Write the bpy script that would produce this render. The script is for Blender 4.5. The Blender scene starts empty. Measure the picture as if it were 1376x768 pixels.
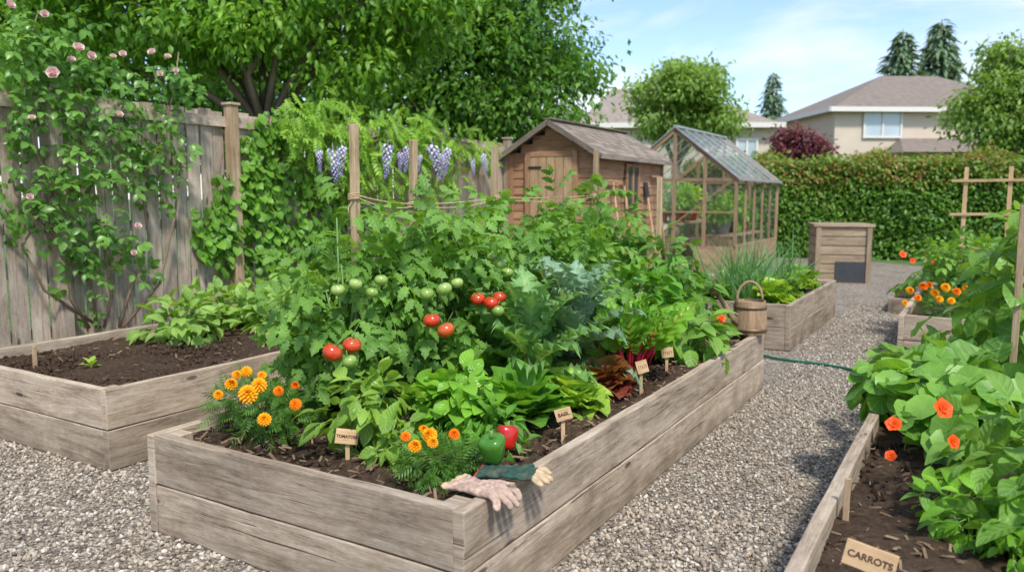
import bpy, bmesh, math, random
import numpy as np
from mathutils import Vector, Matrix
rng = np.random.default_rng(11); random.seed(11)
S = bpy.context.scene; COL = S.collection
PI = math.pi
A = np.array
# ---------------------------------------------------------------- camera frame and garden frame
CAMH = 1.5; PT = math.radians(6.46); FPX = 1050.0
def ray(u, v):
    x = (u-688)/FPX; y = (v-384)/FPX
    return A([x, math.cos(PT)-y*math.sin(PT), -math.sin(PT)-y*math.cos(PT)])
def at(u, v, z):
    d = ray(u, v); t = (z-CAMH)/d[2]; return A([d[0]*t, d[1]*t, z])
def atY(u, v, Y):
    d = ray(u, v); t = Y/d[1]; return A([d[0]*t, Y, CAMH+d[2]*t])
UA = A([math.cos(math.radians(59)), math.sin(math.radians(59)), 0.])
WA = A([UA[1], -UA[0], 0.])
ZA = A([0, 0, 1.])
def G(U, W, z=0.): return UA*U+WA*W+ZA*z
def UW(p): return float(np.dot(p, UA)), float(np.dot(p, WA))
def onW(u, v, W):
    d = ray(u, v); t = W/np.dot(d, WA); return A([0, 0, CAMH])+d*t
# ---------------------------------------------------------------- node helpers
def mk(name):
    m = bpy.data.materials.new(name); m.use_nodes = True; t = m.node_tree; t.nodes.clear()
    return m, t, t.nodes.new('ShaderNodeOutputMaterial')
def N(t, typ, ins=None, **kw):
    n = t.nodes.new(typ)
    for k, v in kw.items(): setattr(n, k, v)
    for k, v in (ins or {}).items():
        if isinstance(v, bpy.types.NodeSocket): t.links.new(v, n.inputs[k])
        else: n.inputs[k].default_value = v
    return n
def c4(c): return (c[0], c[1], c[2], 1)
def ramp(t, fac, stops, interp='LINEAR'):
    n = t.nodes.new('ShaderNodeValToRGB'); n.color_ramp.interpolation = interp
    e = n.color_ramp.elements
    while len(e) < len(stops): e.new(.5)
    for i, (p, c) in enumerate(stops):
        e[i].position = p; e[i].color = c4(c) if not isinstance(c, (int, float)) else (c, c, c, 1)
    t.links.new(fac, n.inputs[0]); return n.outputs[0]
def mix(t, fac, a, b, mode='MIX'):
    n = t.nodes.new('ShaderNodeMix'); n.data_type = 'RGBA'; n.blend_type = mode
    for i, v in ((0, fac), (6, a), (7, b)):
        if isinstance(v, bpy.types.NodeSocket): t.links.new(v, n.inputs[i])
        else: n.inputs[i].default_value = v if i == 0 else c4(v)
    return n.outputs[2]
def mth(t, op, a, b=0.):
    n = t.nodes.new('ShaderNodeMath'); n.operation = op
    for i, v in ((0, a), (1, b)):
        if isinstance(v, bpy.types.NodeSocket): t.links.new(v, n.inputs[i])
        else: n.inputs[i].default_value = v
    return n.outputs[0]
def attr(t):
    a = N(t, 'ShaderNodeVertexColor', layer_name='col')
    s = N(t, 'ShaderNodeSeparateColor', {0: a.outputs[0]})
    return s.outputs[0], s.outputs[1], s.outputs[2]
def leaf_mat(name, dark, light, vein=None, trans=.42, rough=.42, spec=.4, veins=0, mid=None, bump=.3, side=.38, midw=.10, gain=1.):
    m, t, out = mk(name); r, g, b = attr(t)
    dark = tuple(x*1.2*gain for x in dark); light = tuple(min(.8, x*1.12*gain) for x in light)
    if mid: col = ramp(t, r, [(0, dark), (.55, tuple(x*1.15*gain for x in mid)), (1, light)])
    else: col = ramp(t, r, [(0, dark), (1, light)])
    pos = N(t, 'ShaderNodeNewGeometry').outputs['Position']
    nz = N(t, 'ShaderNodeTexNoise', {'Vector': pos, 'Scale': 9., 'Detail': 2.}).outputs[0]
    col = mix(t, 1., col, ramp(t, nz, [(.3, (.76, .79, .72)), (.7, (1.24, 1.18, 1.06))]), 'MULTIPLY')
    bsock = None
    if vein:
        vf = ramp(t, b, [(0, .75), (midw, 0.)])
        if veins:
            w = mth(t, 'SINE', mth(t, 'MULTIPLY', mth(t, 'SUBTRACT', g, mth(t, 'MULTIPLY', b, .32)), float(veins)))
            vf2 = ramp(t, w, [(.78, 0.), (1., side)])
            vf = mth(t, 'MAXIMUM', vf, vf2)
            bp = N(t, 'ShaderNodeBump', {'Strength': bump, 'Distance': .004, 'Height': w}); bsock = bp.outputs[0]
        col = mix(t, vf, col, vein)
    p = N(t, 'ShaderNodeBsdfPrincipled', {'Base Color': col, 'Roughness': rough, 'Specular IOR Level': spec})
    if bsock: t.links.new(bsock, p.inputs['Normal'])
    tc = mix(t, 1., col, (1.5, 1.3, .45), 'MULTIPLY')
    tr = N(t, 'ShaderNodeBsdfTranslucent', {'Color': tc})
    ms = N(t, 'ShaderNodeMixShader', {0: trans, 1: p.outputs[0], 2: tr.outputs[0]})
    t.links.new(ms.outputs[0], out.inputs[0]); return m
def wood_mat(name, c0, c1, c2, rough=.85, bump=.5, sc=1., crack=True, vary=.4, moss=0.):
    m, t, out = mk(name); r, g, b = attr(t)
    uv = N(t, 'ShaderNodeUVMap').outputs[0]
    def nz(sx, sy, det, dist=0.):
        mp = N(t, 'ShaderNodeMapping', {'Vector': uv, 'Scale': (sx*sc, sy*sc, 1)})
        return N(t, 'ShaderNodeTexNoise', {'Vector': mp.outputs[0], 'Scale': 1., 'Detail': float(det), 'Roughness': .66, 'Distortion': dist}).outputs[0]
    n1 = nz(2.4, 28, 7, 1.1); n2 = nz(2., 6, 5, .6); n3 = nz(14, 240, 3); n4 = nz(30, 45, 4)
    f = mth(t, 'ADD', mth(t, 'ADD', mth(t, 'MULTIPLY', n1, .42), mth(t, 'MULTIPLY', n2, .32)), mth(t, 'ADD', mth(t, 'MULTIPLY', n3, .18), mth(t, 'MULTIPLY', n4, .12)))
    col = ramp(t, f, [(.38, c0), (.52, c1), (.65, c2)])
    h = mth(t, 'ADD', n1, mth(t, 'MULTIPLY', n3, .6))
    if crack:
        ck = ramp(t, nz(1.3, 60, 4, .9), [(.32, .2), (.37, 1.)])
        col = mix(t, 1., col, ck, 'MULTIPLY')
        mp = N(t, 'ShaderNodeMapping', {'Vector': uv, 'Scale': (1.9*sc, 6*sc, 1)})
        vo = N(t, 'ShaderNodeTexVoronoi', {'Vector': mp.outputs[0], 'Scale': 1., 'Randomness': 1.})
        kn = ramp(t, vo.outputs['Distance'], [(.0, .2), (.07, .36), (.10, 1.), (.13, .78), (.17, 1.)])
        col = mix(t, 1., col, kn, 'MULTIPLY')
        st = ramp(t, nz(3, 2.4, 5, .8), [(.34, .84), (.5, 1.), (.7, 1.06)])
        col = mix(t, 1., col, st, 'MULTIPLY')
        h = mth(t, 'ADD', h, mth(t, 'MULTIPLY', ck, .6))
    v = mth(t, 'ADD', mth(t, 'MULTIPLY', r, vary), 1-vary*.5)
    cv = N(t, 'ShaderNodeCombineColor', {0: v, 1: v, 2: v}).outputs[0]
    col = mix(t, 1., col, cv, 'MULTIPLY')
    if moss:
        pos = N(t, 'ShaderNodeNewGeometry').outputs['Position']
        z = N(t, 'ShaderNodeSeparateXYZ', {0: pos}).outputs[2]
        nn = N(t, 'ShaderNodeTexNoise', {'Vector': pos, 'Scale': 5., 'Detail': 5.}).outputs[0]
        mf = ramp(t, mth(t, 'ADD', mth(t, 'MULTIPLY', z, 1.6), nn), [(.35, moss), (.8, 0.)])
        col = mix(t, mf, col, (.12, .093, .058))
    bp = N(t, 'ShaderNodeBump', {'Strength': bump, 'Distance': .006, 'Height': h})
    p = N(t, 'ShaderNodeBsdfPrincipled', {'Base Color': col, 'Roughness': rough, 'Specular IOR Level': .25, 'Normal': bp.outputs[0]})
    t.links.new(p.outputs[0], out.inputs[0]); return m
def plain_mat(name, col, rough=.6, var=.25, scale=12., bump=.0, metal=0., spec=.4, coat=0.):
    m, t, out = mk(name); r, g, b = attr(t)
    tc = N(t, 'ShaderNodeTexCoord').outputs['Object']
    n = N(t, 'ShaderNodeTexNoise', {'Vector': tc, 'Scale': scale, 'Detail': 4.}).outputs[0]
    c = mix(t, 1., col, ramp(t, n, [(.25, 1-var), (.75, 1+var)]), 'MULTIPLY')
    p = N(t, 'ShaderNodeBsdfPrincipled', {'Base Color': c, 'Roughness': rough, 'Metallic': metal, 'Specular IOR Level': spec, 'Coat Weight': coat})
    if bump:
        bp = N(t, 'ShaderNodeBump', {'Strength': bump, 'Distance': .01, 'Height': n}); t.links.new(bp.outputs[0], p.inputs['Normal'])
    t.links.new(p.outputs[0], out.inputs[0]); return m
def ramp_mat(name, stops, rough=.6, spec=.4, trans=0., coat=0.):
    m, t, out = mk(name); r, g, b = attr(t)
    c = ramp(t, r, stops)
    p = N(t, 'ShaderNodeBsdfPrincipled', {'Base Color': c, 'Roughness': rough, 'Specular IOR Level': spec, 'Coat Weight': coat})
    o = p.outputs[0]
    if trans:
        tr = N(t, 'ShaderNodeBsdfTranslucent', {'Color': c})
        o = N(t, 'ShaderNodeMixShader', {0: trans, 1: o, 2: tr.outputs[0]}).outputs[0]
    t.links.new(o, out.inputs[0]); return m
# ---------------------------------------------------------------- mesh builder
ORG = {}
def nrm(a): return a/np.maximum(np.linalg.norm(a, axis=-1, keepdims=True), 1e-9)
def frames(d, up):
    d = nrm(d); x = nrm(np.cross(d, up)); z = np.cross(x, d); return np.stack([x, d, z], axis=2)
class FB:
    def __init__(s): s.v = []; s.l = []; s.t = []; s.uv = []; s.c = []; s.n = 0
    def add(s, tp, R, T, sc=1., rnd=None):
        n = len(T)
        if n == 0: return s
        sc = np.broadcast_to(np.asarray(sc, float), (n,)); nv = len(tp['v'])
        if rnd is None: rnd = rng.random(n)
        rnd = np.broadcast_to(np.asarray(rnd, float), (n,))
        s.v.append((np.einsum('nij,vj->nvi', R, tp['v'])*sc[:, None, None]+np.asarray(T)[:, None, :]).reshape(-1, 3))
        s.l.append((tp['l'][None]+(np.arange(n)*nv)[:, None]).ravel()+s.n)
        s.t.append(np.tile(tp['t'], n)); s.uv.append(np.tile(tp['uv'], (n, 1)))
        c = np.tile(tp['c'], (n, 1)); c[:, 0] = np.repeat(rnd, nv); s.c.append(c); s.n += n*nv
        return s
    def raw(s, v, f, uv=None, r=None, c=None):
        v = np.asarray(v, float); l = np.array([i for q in f for i in q]); t = np.array([len(q) for q in f])
        s.v.append(v); s.l.append(l+s.n); s.t.append(t)
        s.uv.append(np.zeros((len(l), 2)) if uv is None else np.asarray(uv, float))
        if c is None:
            c = np.zeros((len(v), 3)); c[:, 0] = rng.random() if r is None else r
        s.c.append(c); s.n += len(v); return s
    def board(s, p0, p1, w, th, up=(0, 0, 1), nseg=1, jit=0., r=None):
        p0 = A(p0, dtype=float); p1 = A(p1, dtype=float); d = p1-p0; L = np.linalg.norm(d); d = d/L
        up = A(up, dtype=float); up = up-d*np.dot(up, d); up = up/np.linalg.norm(up); sd = np.cross(d, up)
        cs = [(-.5, -.5), (.5, -.5), (.5, .5), (-.5, .5)]; v = []; f = []; uv = []
        ou = rng.random()*40; ov = rng.random()*40
        per = [0, w, w+th, 2*w+th, 2*w+2*th]
        for i in range(nseg+1):
            q = p0+d*L*i/nseg; j = rng.normal(0, jit, 4) if jit else [0]*4
            ja = j[0]; jb = j[1]
            for a, b in cs: v.append(q+sd*(a*w+ja)+up*(b*th+jb))
        for i in range(nseg):
            for k in range(4):
                a = i*4+k; b = i*4+(k+1) % 4
                f.append((a, b, b+4, a+4)); u0 = ou+L*i/nseg; u1 = ou+L*(i+1)/nseg
                uv += [(u0, ov+per[k]), (u0, ov+per[k+1]), (u1, ov+per[k+1]), (u1, ov+per[k])]
        e = nseg*4
        f.append((3, 2, 1, 0)); f.append((e, e+1, e+2, e+3))
        uv += [(ou, ov+th), (ou+.02, ov+th), (ou+.02, ov), (ou, ov)]; uv += [(ou, ov), (ou+.02, ov), (ou+.02, ov+th), (ou, ov+th)]
        return s.raw(v, f, uv, r)
    def tube(s, pts, rad, sides=6, r=None):
        P = np.asarray(pts, float); n = len(P); rad = np.broadcast_to(np.asarray(rad, float), (n,))
        T = np.gradient(P, axis=0); T = nrm(T)
        ref = A([0, 0, 1.]) if abs(T[0][2]) < .9 else A([1., 0, 0]); X = np.cross(T[0], ref); X /= np.linalg.norm(X)
        v = []; f = []; uv = []; o = rng.random()*20
        lens = [0]
        for i in range(n):
            X = X-T[i]*np.dot(X, T[i]); X /= np.linalg.norm(X); Y = np.cross(T[i], X)
            if i: lens.append(lens[-1]+np.linalg.norm(P[i]-P[i-1]))
            for k in range(sides):
                a = 2*PI*k/sides; v.append(P[i]+rad[i]*(X*math.cos(a)+Y*math.sin(a)))
        for i in range(n-1):
            for k in range(sides):
                a = i*sides+k; b = i*sides+(k+1) % sides
                f.append((a, b, b+sides, a+sides)); pr = 2*PI*max(rad[0], .004)/sides
                uv += [(o+lens[i], o+k*pr), (o+lens[i], o+(k+1)*pr), (o+lens[i+1], o+(k+1)*pr), (o+lens[i+1], o+k*pr)]
        f.append(tuple(range(sides-1, -1, -1))); f.append(tuple(range((n-1)*sides, n*sides))); uv += [(o, o)]*(2*sides)
        return s.raw(v, f, uv, r)
    def lathe(s, prof, c=(0, 0, 0), seg=16, r=None, wob=None):
        v = []; f = []; uv = []; c = A(c, dtype=float); n = len(prof)
        for i, (rr, z) in enumerate(prof):
            for k in range(seg):
                a = 2*PI*k/seg; q = rr*(1+(wob(a, i/(n-1)) if wob else 0)); v.append(c+A([q*math.cos(a), q*math.sin(a), z]))
        for i in range(n-1):
            for k in range(seg):
                a = i*seg+k; b = i*seg+(k+1) % seg
                f.append((a, b, b+seg, a+seg)); uv += [(prof[i][1]+.7, k/seg), (prof[i][1]+.7, (k+1)/seg), (prof[i+1][1]+.7, (k+1)/seg), (prof[i+1][1]+.7, k/seg)]
        return s.raw(v, f, uv, r)
    def mesh(s, name, mat, org=(0, 0, 0), smooth=False):
        V = (np.concatenate(s.v)-A(org)).astype(np.float32); L = np.concatenate(s.l).astype(np.int32); T = np.concatenate(s.t)
        me = bpy.data.meshes.new(name); me.vertices.add(len(V)); me.vertices.foreach_set('co', V.ravel())
        me.loops.add(len(L)); me.loops.foreach_set('vertex_index', L); me.polygons.add(len(T))
        me.polygons.foreach_set('loop_start', np.concatenate([[0], np.cumsum(T)[:-1]]).astype(np.int32))
        me.update(calc_edges=True)
        u = me.uv_layers.new(name='UVMap'); u.data.foreach_set('uv', np.concatenate(s.uv).astype(np.float32).ravel())
        ca = me.color_attributes.new('col', 'FLOAT_COLOR', 'POINT')
        C = np.concatenate(s.c); C = np.hstack([C, np.ones((len(C), 1))]).astype(np.float32); ca.data.foreach_set('color', C.ravel())
        me.polygons.foreach_set('use_smooth', np.full(len(T), bool(smooth)))
        me.materials.append(mat); return me
    def build(s, name, mat, parent=None, loc=None, smooth=False, bevel=0.):
        org = ORG[parent.name] if parent else A(loc if loc is not None else (0, 0, 0), dtype=float)
        o = bpy.data.objects.new(name, s.mesh(name, mat, org, smooth)); COL.objects.link(o)
        if parent: o.parent = parent
        else: o.location = org
        ORG[o.name] = org
        if bevel:
            b = o.modifiers.new('bevel', 'BEVEL'); b.width = bevel; b.segments = 2; b.limit_method = 'ANGLE'
        return o
def tag(o, label, cat, group=None, kind=None):
    o['label'] = label; o['category'] = cat
    if group: o['group'] = group
    if kind: o['kind'] = kind
    return o
def thing(name, label, cat, loc, group=None):
    o = bpy.data.objects.new(name, None); COL.objects.link(o); o.location = loc; o.empty_display_size = .05
    ORG[o.name] = A(loc, dtype=float); return tag(o, label, cat, group)
def inst(name, me, parent, loc, rot=(0, 0, 0), sc=1.):
    o = bpy.data.objects.new(name, me); COL.objects.link(o); o.parent = parent
    o.location = A(loc)-ORG[parent.name]; o.rotation_euler = rot
    o.scale = (sc, sc, sc) if isinstance(sc, (int, float)) else sc; ORG[o.name] = A(loc, dtype=float); return o
# ---------------------------------------------------------------- leaf templates
def tp(v, f, c=None):
    v = np.asarray(v, float); l = np.array([i for q in f for i in q])
    return dict(v=v, l=l, t=np.array([len(q) for q in f]), uv=np.zeros((len(l), 2)), c=np.zeros((len(v), 3)) if c is None else np.asarray(c, float))
def leaf(L=1., W=.5, na=5, nc=2, prof='ov', curl=.5, fold=.12, ruf=0., rn=3., pet=0., pw=.025, puck=0.):
    v = []; f = []; c = []
    if pet:
        v += [(-pw, 0, 0), (pw, 0, 0), (pw*.7, pet, 0), (-pw*.7, pet, 0)]; f.append((0, 1, 2, 3)); c += [(0, 0, 0)]*4
    o = len(v)
    for i in range(na+1):
        t = i/na
        if prof == 'ov': w = math.sin(PI*min(1, t**.8))**.85
        elif prof == 'heart': w = (math.sin(PI*(.2+.8*t))**.8)*(1 if t > 0 else .85)
        elif prof == 'lance': w = math.sin(PI*t**.85)**1.3
        elif prof == 'spoon': w = math.sin(PI*min(1, t**1.7)*.93+.05)
        elif prof == 'lobed': w = (math.sin(PI*min(1, t**.8))**.8)*(1.05 if i % 2 else .62)
        elif prof == 'strip': w = 1-t**2.5
        w = max(w, .03); th = curl*t
        y = math.sin(th)/curl if curl else t; z = -(1-math.cos(th))/curl if curl else 0
        for j in range(nc+1):
            s = -1+2*j/nc; a = abs(s)
            yy = y*L
            if prof == 'heart' and i == 0: yy = -.12*L*a
            zz = z*L+fold*W*a*w+ruf*a**1.5*math.sin(2*PI*rn*t+(1.7 if s > 0 else 0))
            if puck: zz += puck*((i+j) % 2)
            v.append((s*W/2*w, pet+yy, zz)); c.append((0, t, a))
    for i in range(na):
        for j in range(nc):
            a = o+i*(nc+1)+j; f.append((a, a+1, a+nc+2, a+nc+1))
    return tp(v, f, c)
def merge(parts):
    v = []; l = []; t = []; c = []; n = 0
    for q, R, T, s in parts:
        v.append((q['v']@np.asarray(R).T)*s+A(T)); l.append(q['l']+n); t.append(q['t']); c.append(q['c']); n += len(q['v'])
    l = np.concatenate(l)
    return dict(v=np.concatenate(v), l=l, t=np.concatenate(t), uv=np.zeros((len(l), 2)), c=np.concatenate(c))
def RZ(a): return A([[math.cos(a), -math.sin(a), 0], [math.sin(a), math.cos(a), 0], [0, 0, 1]])
def RX(a): return A([[1, 0, 0], [0, math.cos(a), -math.sin(a)], [0, math.sin(a), math.cos(a)]])
def pinnate(lf, pairs, ang, sizes, droop=.25, term=.4, start=.25):
    P = [(leaf(1, .02, 3, 2, 'strip', 2*droop, 0), np.eye(3), (0, 0, 0), .95)]
    for i in range(pairs):
        y = start+(.85-start)*i/max(1, pairs-1)
        for sg in (-1, 1):
            R = RZ(sg*ang)@RX(-.25-.3*droop); P.append((lf, R, (0, y+.02*sg, -droop*y*y), sizes[i % len(sizes)]))
    P.append((lf, RX(-.5*droop), (0, .88, -droop*.77), term)); return merge(P)
L_SIMPLE = leaf(1, .5, 2, 2, 'ov', .6, .2)
L_TREE = leaf(1, .42, 3, 2, 'ov', .7, .18)
L_LANCE = leaf(1, .3, 3, 2, 'lance', .7, .15)
L_PEP = leaf(1, .42, 5, 2, 'ov', .8, .14, pet=.15)
L_OV = leaf(1, .58, 6, 4, 'ov', .75, .14, .012, 2, pet=.25)
L_BASIL = leaf(1, .68, 6, 4, 'ov', 1.1, .05, .01, 2, pet=.12)
L_HEART = leaf(1, .85, 6, 4, 'heart', .7, .12, .02, 2, pet=.35)
L_SPIN = leaf(1, .6, 8, 4, 'spoon', .7, .14, .03, 2.5, pet=.15, pw=.03, puck=.014)
L_LETT = leaf(1, .95, 10, 6, 'spoon', .75, .24, .085, 4.5, pw=.05, pet=.05, puck=.02)
L_KALE = leaf(1, .58, 18, 6, 'ov', .7, .15, .10, 7.5, pet=.25, pw=.03, puck=.015)
L_CHARD = leaf(1, .6, 12, 6, 'ov', .5, .12, .075, 4.5, puck=.03)
L_LOB = leaf(1, .62, 9, 2, 'lobed', .8, .16)
L_TOM = pinnate(L_LOB, 3, 1.1, [.36, .43, .4], .3, .48)
L_ROSE = pinnate(leaf(1, .66, 3, 2, 'ov', .5, .15), 2, 1.2, [.42, .45], .15, .48, .35)
L_WIST = pinnate(leaf(1, .42, 3, 2, 'ov', .5, .15), 5, 1.0, [.32, .36, .38, .36, .32], .4, .34, .18)
L_MARI = pinnate(leaf(1, .24, 2, 2, 'lance', .3, .1), 5, .85, [.36, .42, .42, .36, .3], .15, .34, .15)
L_SQ = leaf(1, 1.05, 7, 6, 'heart', .5, .14, .05, 2.2, pet=.6, pw=.02)
L_IVY = leaf(1, .95, 4, 2, 'heart', .5, .12, pet=.15)
L_BLADE = leaf(1, .024, 5, 2, 'strip', .7, .3)
def nast_leaf():
    v = [(0, 0, -.05)]; c = [(0, .4, 0)]; f = []; n = 18
    for k, (r, z) in enumerate(((.55, .0), (1., .03))):
        for i in range(n):
            a = 2*PI*i/n; w = 1+.06*math.sin(3*a)+(.03 if i % 2 else -.02)*k
            v.append((r*w*math.cos(a)*.5, r*w*math.sin(a)*.5+.0, z+.07*k*math.sin(2*a+.5))); c.append((0, r, 0 if i % 2 else 1))
    for i in range(n):
        j = (i+1) % n; f.append((0, 1+i, 1+j)); f.append((1+i, 1+n+i, 1+n+j, 1+j))
    o = len(v); v += [(-.01, 0, -.05), (.01, 0, -.05), (.012, -.15, -.8), (-.012, -.15, -.8)]; c += [(0, 0, 0)]*4; f.append((o, o+1, o+2, o+3))
    return tp(v, f, c)
L_NAST = nast_leaf()
def rings(lf, spec):       # petals in rings: (count, tilt from vertical, size, height)
    P = []
    for k, (n, tl, s, h) in enumerate(spec):
        for i in range(n):
            a = 2*PI*(i+.5*(k % 2))/n+.2*k; P.append((lf, RZ(a)@RX(PI/2-math.radians(tl)), (0, 0, h), s))
    return merge(P)
def ico(sub, sq=(1, 1, 1), nz=.15):
    bm = bmesh.new(); bmesh.ops.create_icosphere(bm, subdivisions=sub, radius=1.)
    v = A([list(x.co) for x in bm.verts]); f = [tuple(q.index for q in x.verts) for x in bm.faces]; bm.free()
    k = rng.normal(0, 1, (3, 3)); v = v*(1+nz*np.sin(v@k.T*2).mean(axis=1, keepdims=True)*1.5)*A(sq)
    return tp(v, f)
def rotR(n):
    q = rng.normal(size=(n, 3)); u = rng.normal(size=(n, 3)); return frames(q, u)
# ---------------------------------------------------------------- materials
M = {}
M['bedwood'] = wood_mat('weathered_bed_timber', (.15, .107, .071), (.395, .308, .222), (.58, .487, .382), moss=.6)
M['fence'] = wood_mat('fence_timber', (.18, .137, .098), (.42, .34, .26), (.58, .50, .405), vary=.35)
M['stake'] = wood_mat('stake_timber', (.18, .12, .07), (.42, .3, .18), (.58, .45, .3), crack=False)
M['sign'] = wood_mat('sign_timber', (.34, .2, .1), (.56, .37, .2), (.66, .47, .28), crack=False, bump=.2, sc=1.5, vary=.15)
M['shed'] = wood_mat('shed_timber', (.18, .088, .047), (.34, .19, .107), (.46, .285, .175), crack=False, bump=.25, vary=.3)
M['door'] = wood_mat('shed_door_timber', (.26, .155, .085), (.41, .27, .158), (.51, .36, .225), crack=False, bump=.25, vary=.25)
M['shingle'] = wood_mat('shingle', (.12, .094, .073), (.24, .195, .158), (.35, .295, .24), crack=False, vary=.6)
M['compost'] = wood_mat('compost_timber', (.17, .12, .075), (.33, .245, .16), (.44, .345, .24), crack=False, bump=.2)
M['can'] = wood_mat('can_timber', (.14, .085, .045), (.33, .22, .13), (.48, .34, .22), crack=False, sc=1.3)
M['bark'] = wood_mat('bark', (.06, .044, .032), (.16, .122, .09), (.27, .22, .168), bump=1., sc=.6)
M['ghframe'] = wood_mat('greenhouse_timber', (.18, .112, .068), (.34, .225, .14), (.45, .325, .22), crack=False, bump=.2)
M['stem'] = plain_mat('green_stem', (.14, .25, .07), .5, .3)
M['brownstem'] = plain_mat('brown_stem', (.2, .145, .09), .8, .3)
M['chardstem'] = plain_mat('chard_stalk', (.60, .02, .05), .35, .25)
M['ink'] = plain_mat('burnt_lettering', (.06, .03, .018), .8, .2)
M['twine'] = plain_mat('twine', (.5, .37, .22), .9, .3, 60)
M['hose'] = plain_mat('hose_rubber', (.008, .12, .07), .4, .2)
M['metal'] = plain_mat('dark_iron', (.05, .05, .05), .5, .3, 20, metal=.6)
M['alu'] = plain_mat('grey_aluminium', (.36, .38, .39), .45, .15, 8, metal=.2)
M['terracotta'] = plain_mat('red_pot', (.55, .07, .035), .5, .2)
M['blackplastic'] = plain_mat('black_plastic', (.045, .05, .055), .6, .2)
M['potgrey'] = plain_mat('grey_pot', (.25, .33, .35), .5, .2)
M['brass'] = plain_mat('aged_band', (.2, .13, .075), .5, .3, 25, metal=.4)
M['tomleaf'] = leaf_mat('tomato_leaf', (.055, .155, .027), (.22, .43, .075), (.25, .42, .11), veins=30)
M['basil'] = leaf_mat('basil_leaf', (.08, .22, .018), (.23, .48, .05), (.25, .48, .08), rough=.3, veins=34, side=.2)
M['pepleaf'] = leaf_mat('pepper_leaf', (.09, .21, .025), (.29, .47, .085), (.32, .5, .13), rough=.33, veins=30)
M['spinach'] = leaf_mat('spinach_leaf', (.05, .17, .022), (.17, .41, .055), (.27, .46, .12), rough=.28, veins=36)
M['lettuce'] = leaf_mat('lettuce_leaf', (.18, .36, .035), (.43, .63, .11), (.5, .64, .22), rough=.4, veins=30, side=.25)
M['redlettuce'] = leaf_mat('red_lettuce_leaf', (.13, .02, .02), (.28, .18, .048), (.26, .2, .06), veins=30, mid=(.24, .055, .042))
M['kale'] = leaf_mat('kale_leaf', (.10, .21, .135), (.26, .43, .29), (.46, .56, .42), trans=.3, rough=.55, veins=40)
M['greenkale'] = leaf_mat('green_kale_leaf', (.08, .23, .06), (.24, .46, .15), (.42, .54, .26), trans=.35, rough=.5, veins=40)
M['chard'] = leaf_mat('chard_leaf', (.07, .22, .018), (.21, .45, .05), (.58, .05, .06), rough=.26, veins=44, side=.0, midw=.055, bump=.8, trans=.36)
M['broad'] = leaf_mat('broad_leaf', (.075, .2, .028), (.24, .44, .08), (.3, .46, .14), rough=.38, veins=32)
M['pale'] = leaf_mat('pale_vegetable_leaf', (.11, .25, .04), (.31, .5, .12), (.38, .54, .2), rough=.42, veins=32)
M['dark'] = leaf_mat('dark_leaf', (.045, .14, .02), (.17, .36, .055), (.22, .38, .1), rough=.3, veins=30)
M['squash'] = leaf_mat('squash_leaf', (.075, .21, .035), (.23, .44, .09), (.38, .54, .2), rough=.48, veins=26)
M['nast'] = leaf_mat('nasturtium_leaf', (.08, .23, .03), (.25, .47, .08), (.4, .58, .22), rough=.42)
M['marileaf'] = leaf_mat('marigold_leaf', (.04, .12, .018), (.13, .28, .045))
M['chive'] = leaf_mat('chive_leaf', (.08, .2, .085), (.2, .39, .15))
M['ivy'] = leaf_mat('ivy_leaf', (.04, .14, .016), (.21, .43, .055), (.28, .48, .11))
M['roseleaf'] = leaf_mat('rose_leaf', (.05, .15, .025), (.19, .38, .08), (.22, .38, .1), rough=.33)
M['wist'] = leaf_mat('wisteria_leaf', (.09, .21, .02), (.3, .52, .065))
M['treeleaf'] = leaf_mat('cherry_tree_leaf', (.055, .165, .016), (.27, .50, .06), trans=.5)
M['treedark'] = leaf_mat('dark_tree_leaf', (.042, .135, .019), (.19, .39, .055), trans=.47)
M['treefar'] = leaf_mat('far_tree_leaf', (.085, .175, .035), (.29, .45, .09), trans=.45)
M['conif'] = leaf_mat('conifer_needle', (.065, .115, .075), (.17, .27, .15), trans=.2, rough=.7)  # greens lightened so distance haze is painted into the needle colour
M['purple'] = leaf_mat('purple_tree_leaf', (.07, .018, .03), (.23, .065, .085))
M['hedge'] = leaf_mat('hedge_leaf', (.045, .12, .016), (.32, .17, .07), mid=(.15, .31, .045))
M['core'] = plain_mat('hedge_core_dark', (.03, .045, .017), .95, .4)  # near-black green that paints the shade inside the hedge
M['orange'] = ramp_mat('marigold_petal', [(0, (.75, .2, .004)), (1, (.98, .46, .01))], .6, .2, .2)
M['deeporange'] = ramp_mat('deep_orange_petal', [(0, (.8, .12, .004)), (1, (.95, .26, .006))], .6, .2, .2)
M['nastpetal'] = ramp_mat('nasturtium_petal', [(0, (.75, .05, .008)), (1, (.9, .12, .01))], .5, .3, .2)
M['pink'] = ramp_mat('pink_petal', [(0, (.82, .46, .43)), (1, (.93, .76, .71))], .6, .3, .25)
M['violet'] = ramp_mat('wisteria_petal', [(0, (.34, .26, .58)), (.6, (.54, .46, .78)), (1, (.76, .70, .9))], .6, .3, .25)
def fruit_mat(name, a, b, ro=.2, coat=.3):
    m, t, out = mk(name)
    tc = N(t, 'ShaderNodeTexCoord').outputs['Object']
    n = N(t, 'ShaderNodeTexNoise', {'Vector': tc, 'Scale': 1.2, 'Detail': 2.}).outputs[0]
    oi = N(t, 'ShaderNodeObjectInfo').outputs['Random']
    f = mth(t, 'ADD', mth(t, 'MULTIPLY', n, .7), mth(t, 'MULTIPLY', oi, .4))
    c = ramp(t, f, [(.25, a), (.8, b)])
    p = N(t, 'ShaderNodeBsdfPrincipled', {'Base Color': c, 'Roughness': ro, 'Specular IOR Level': .5, 'Coat Weight': coat, 'Coat Roughness': .12})
    t.links.new(p.outputs[0], out.inputs[0]); return m
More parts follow.
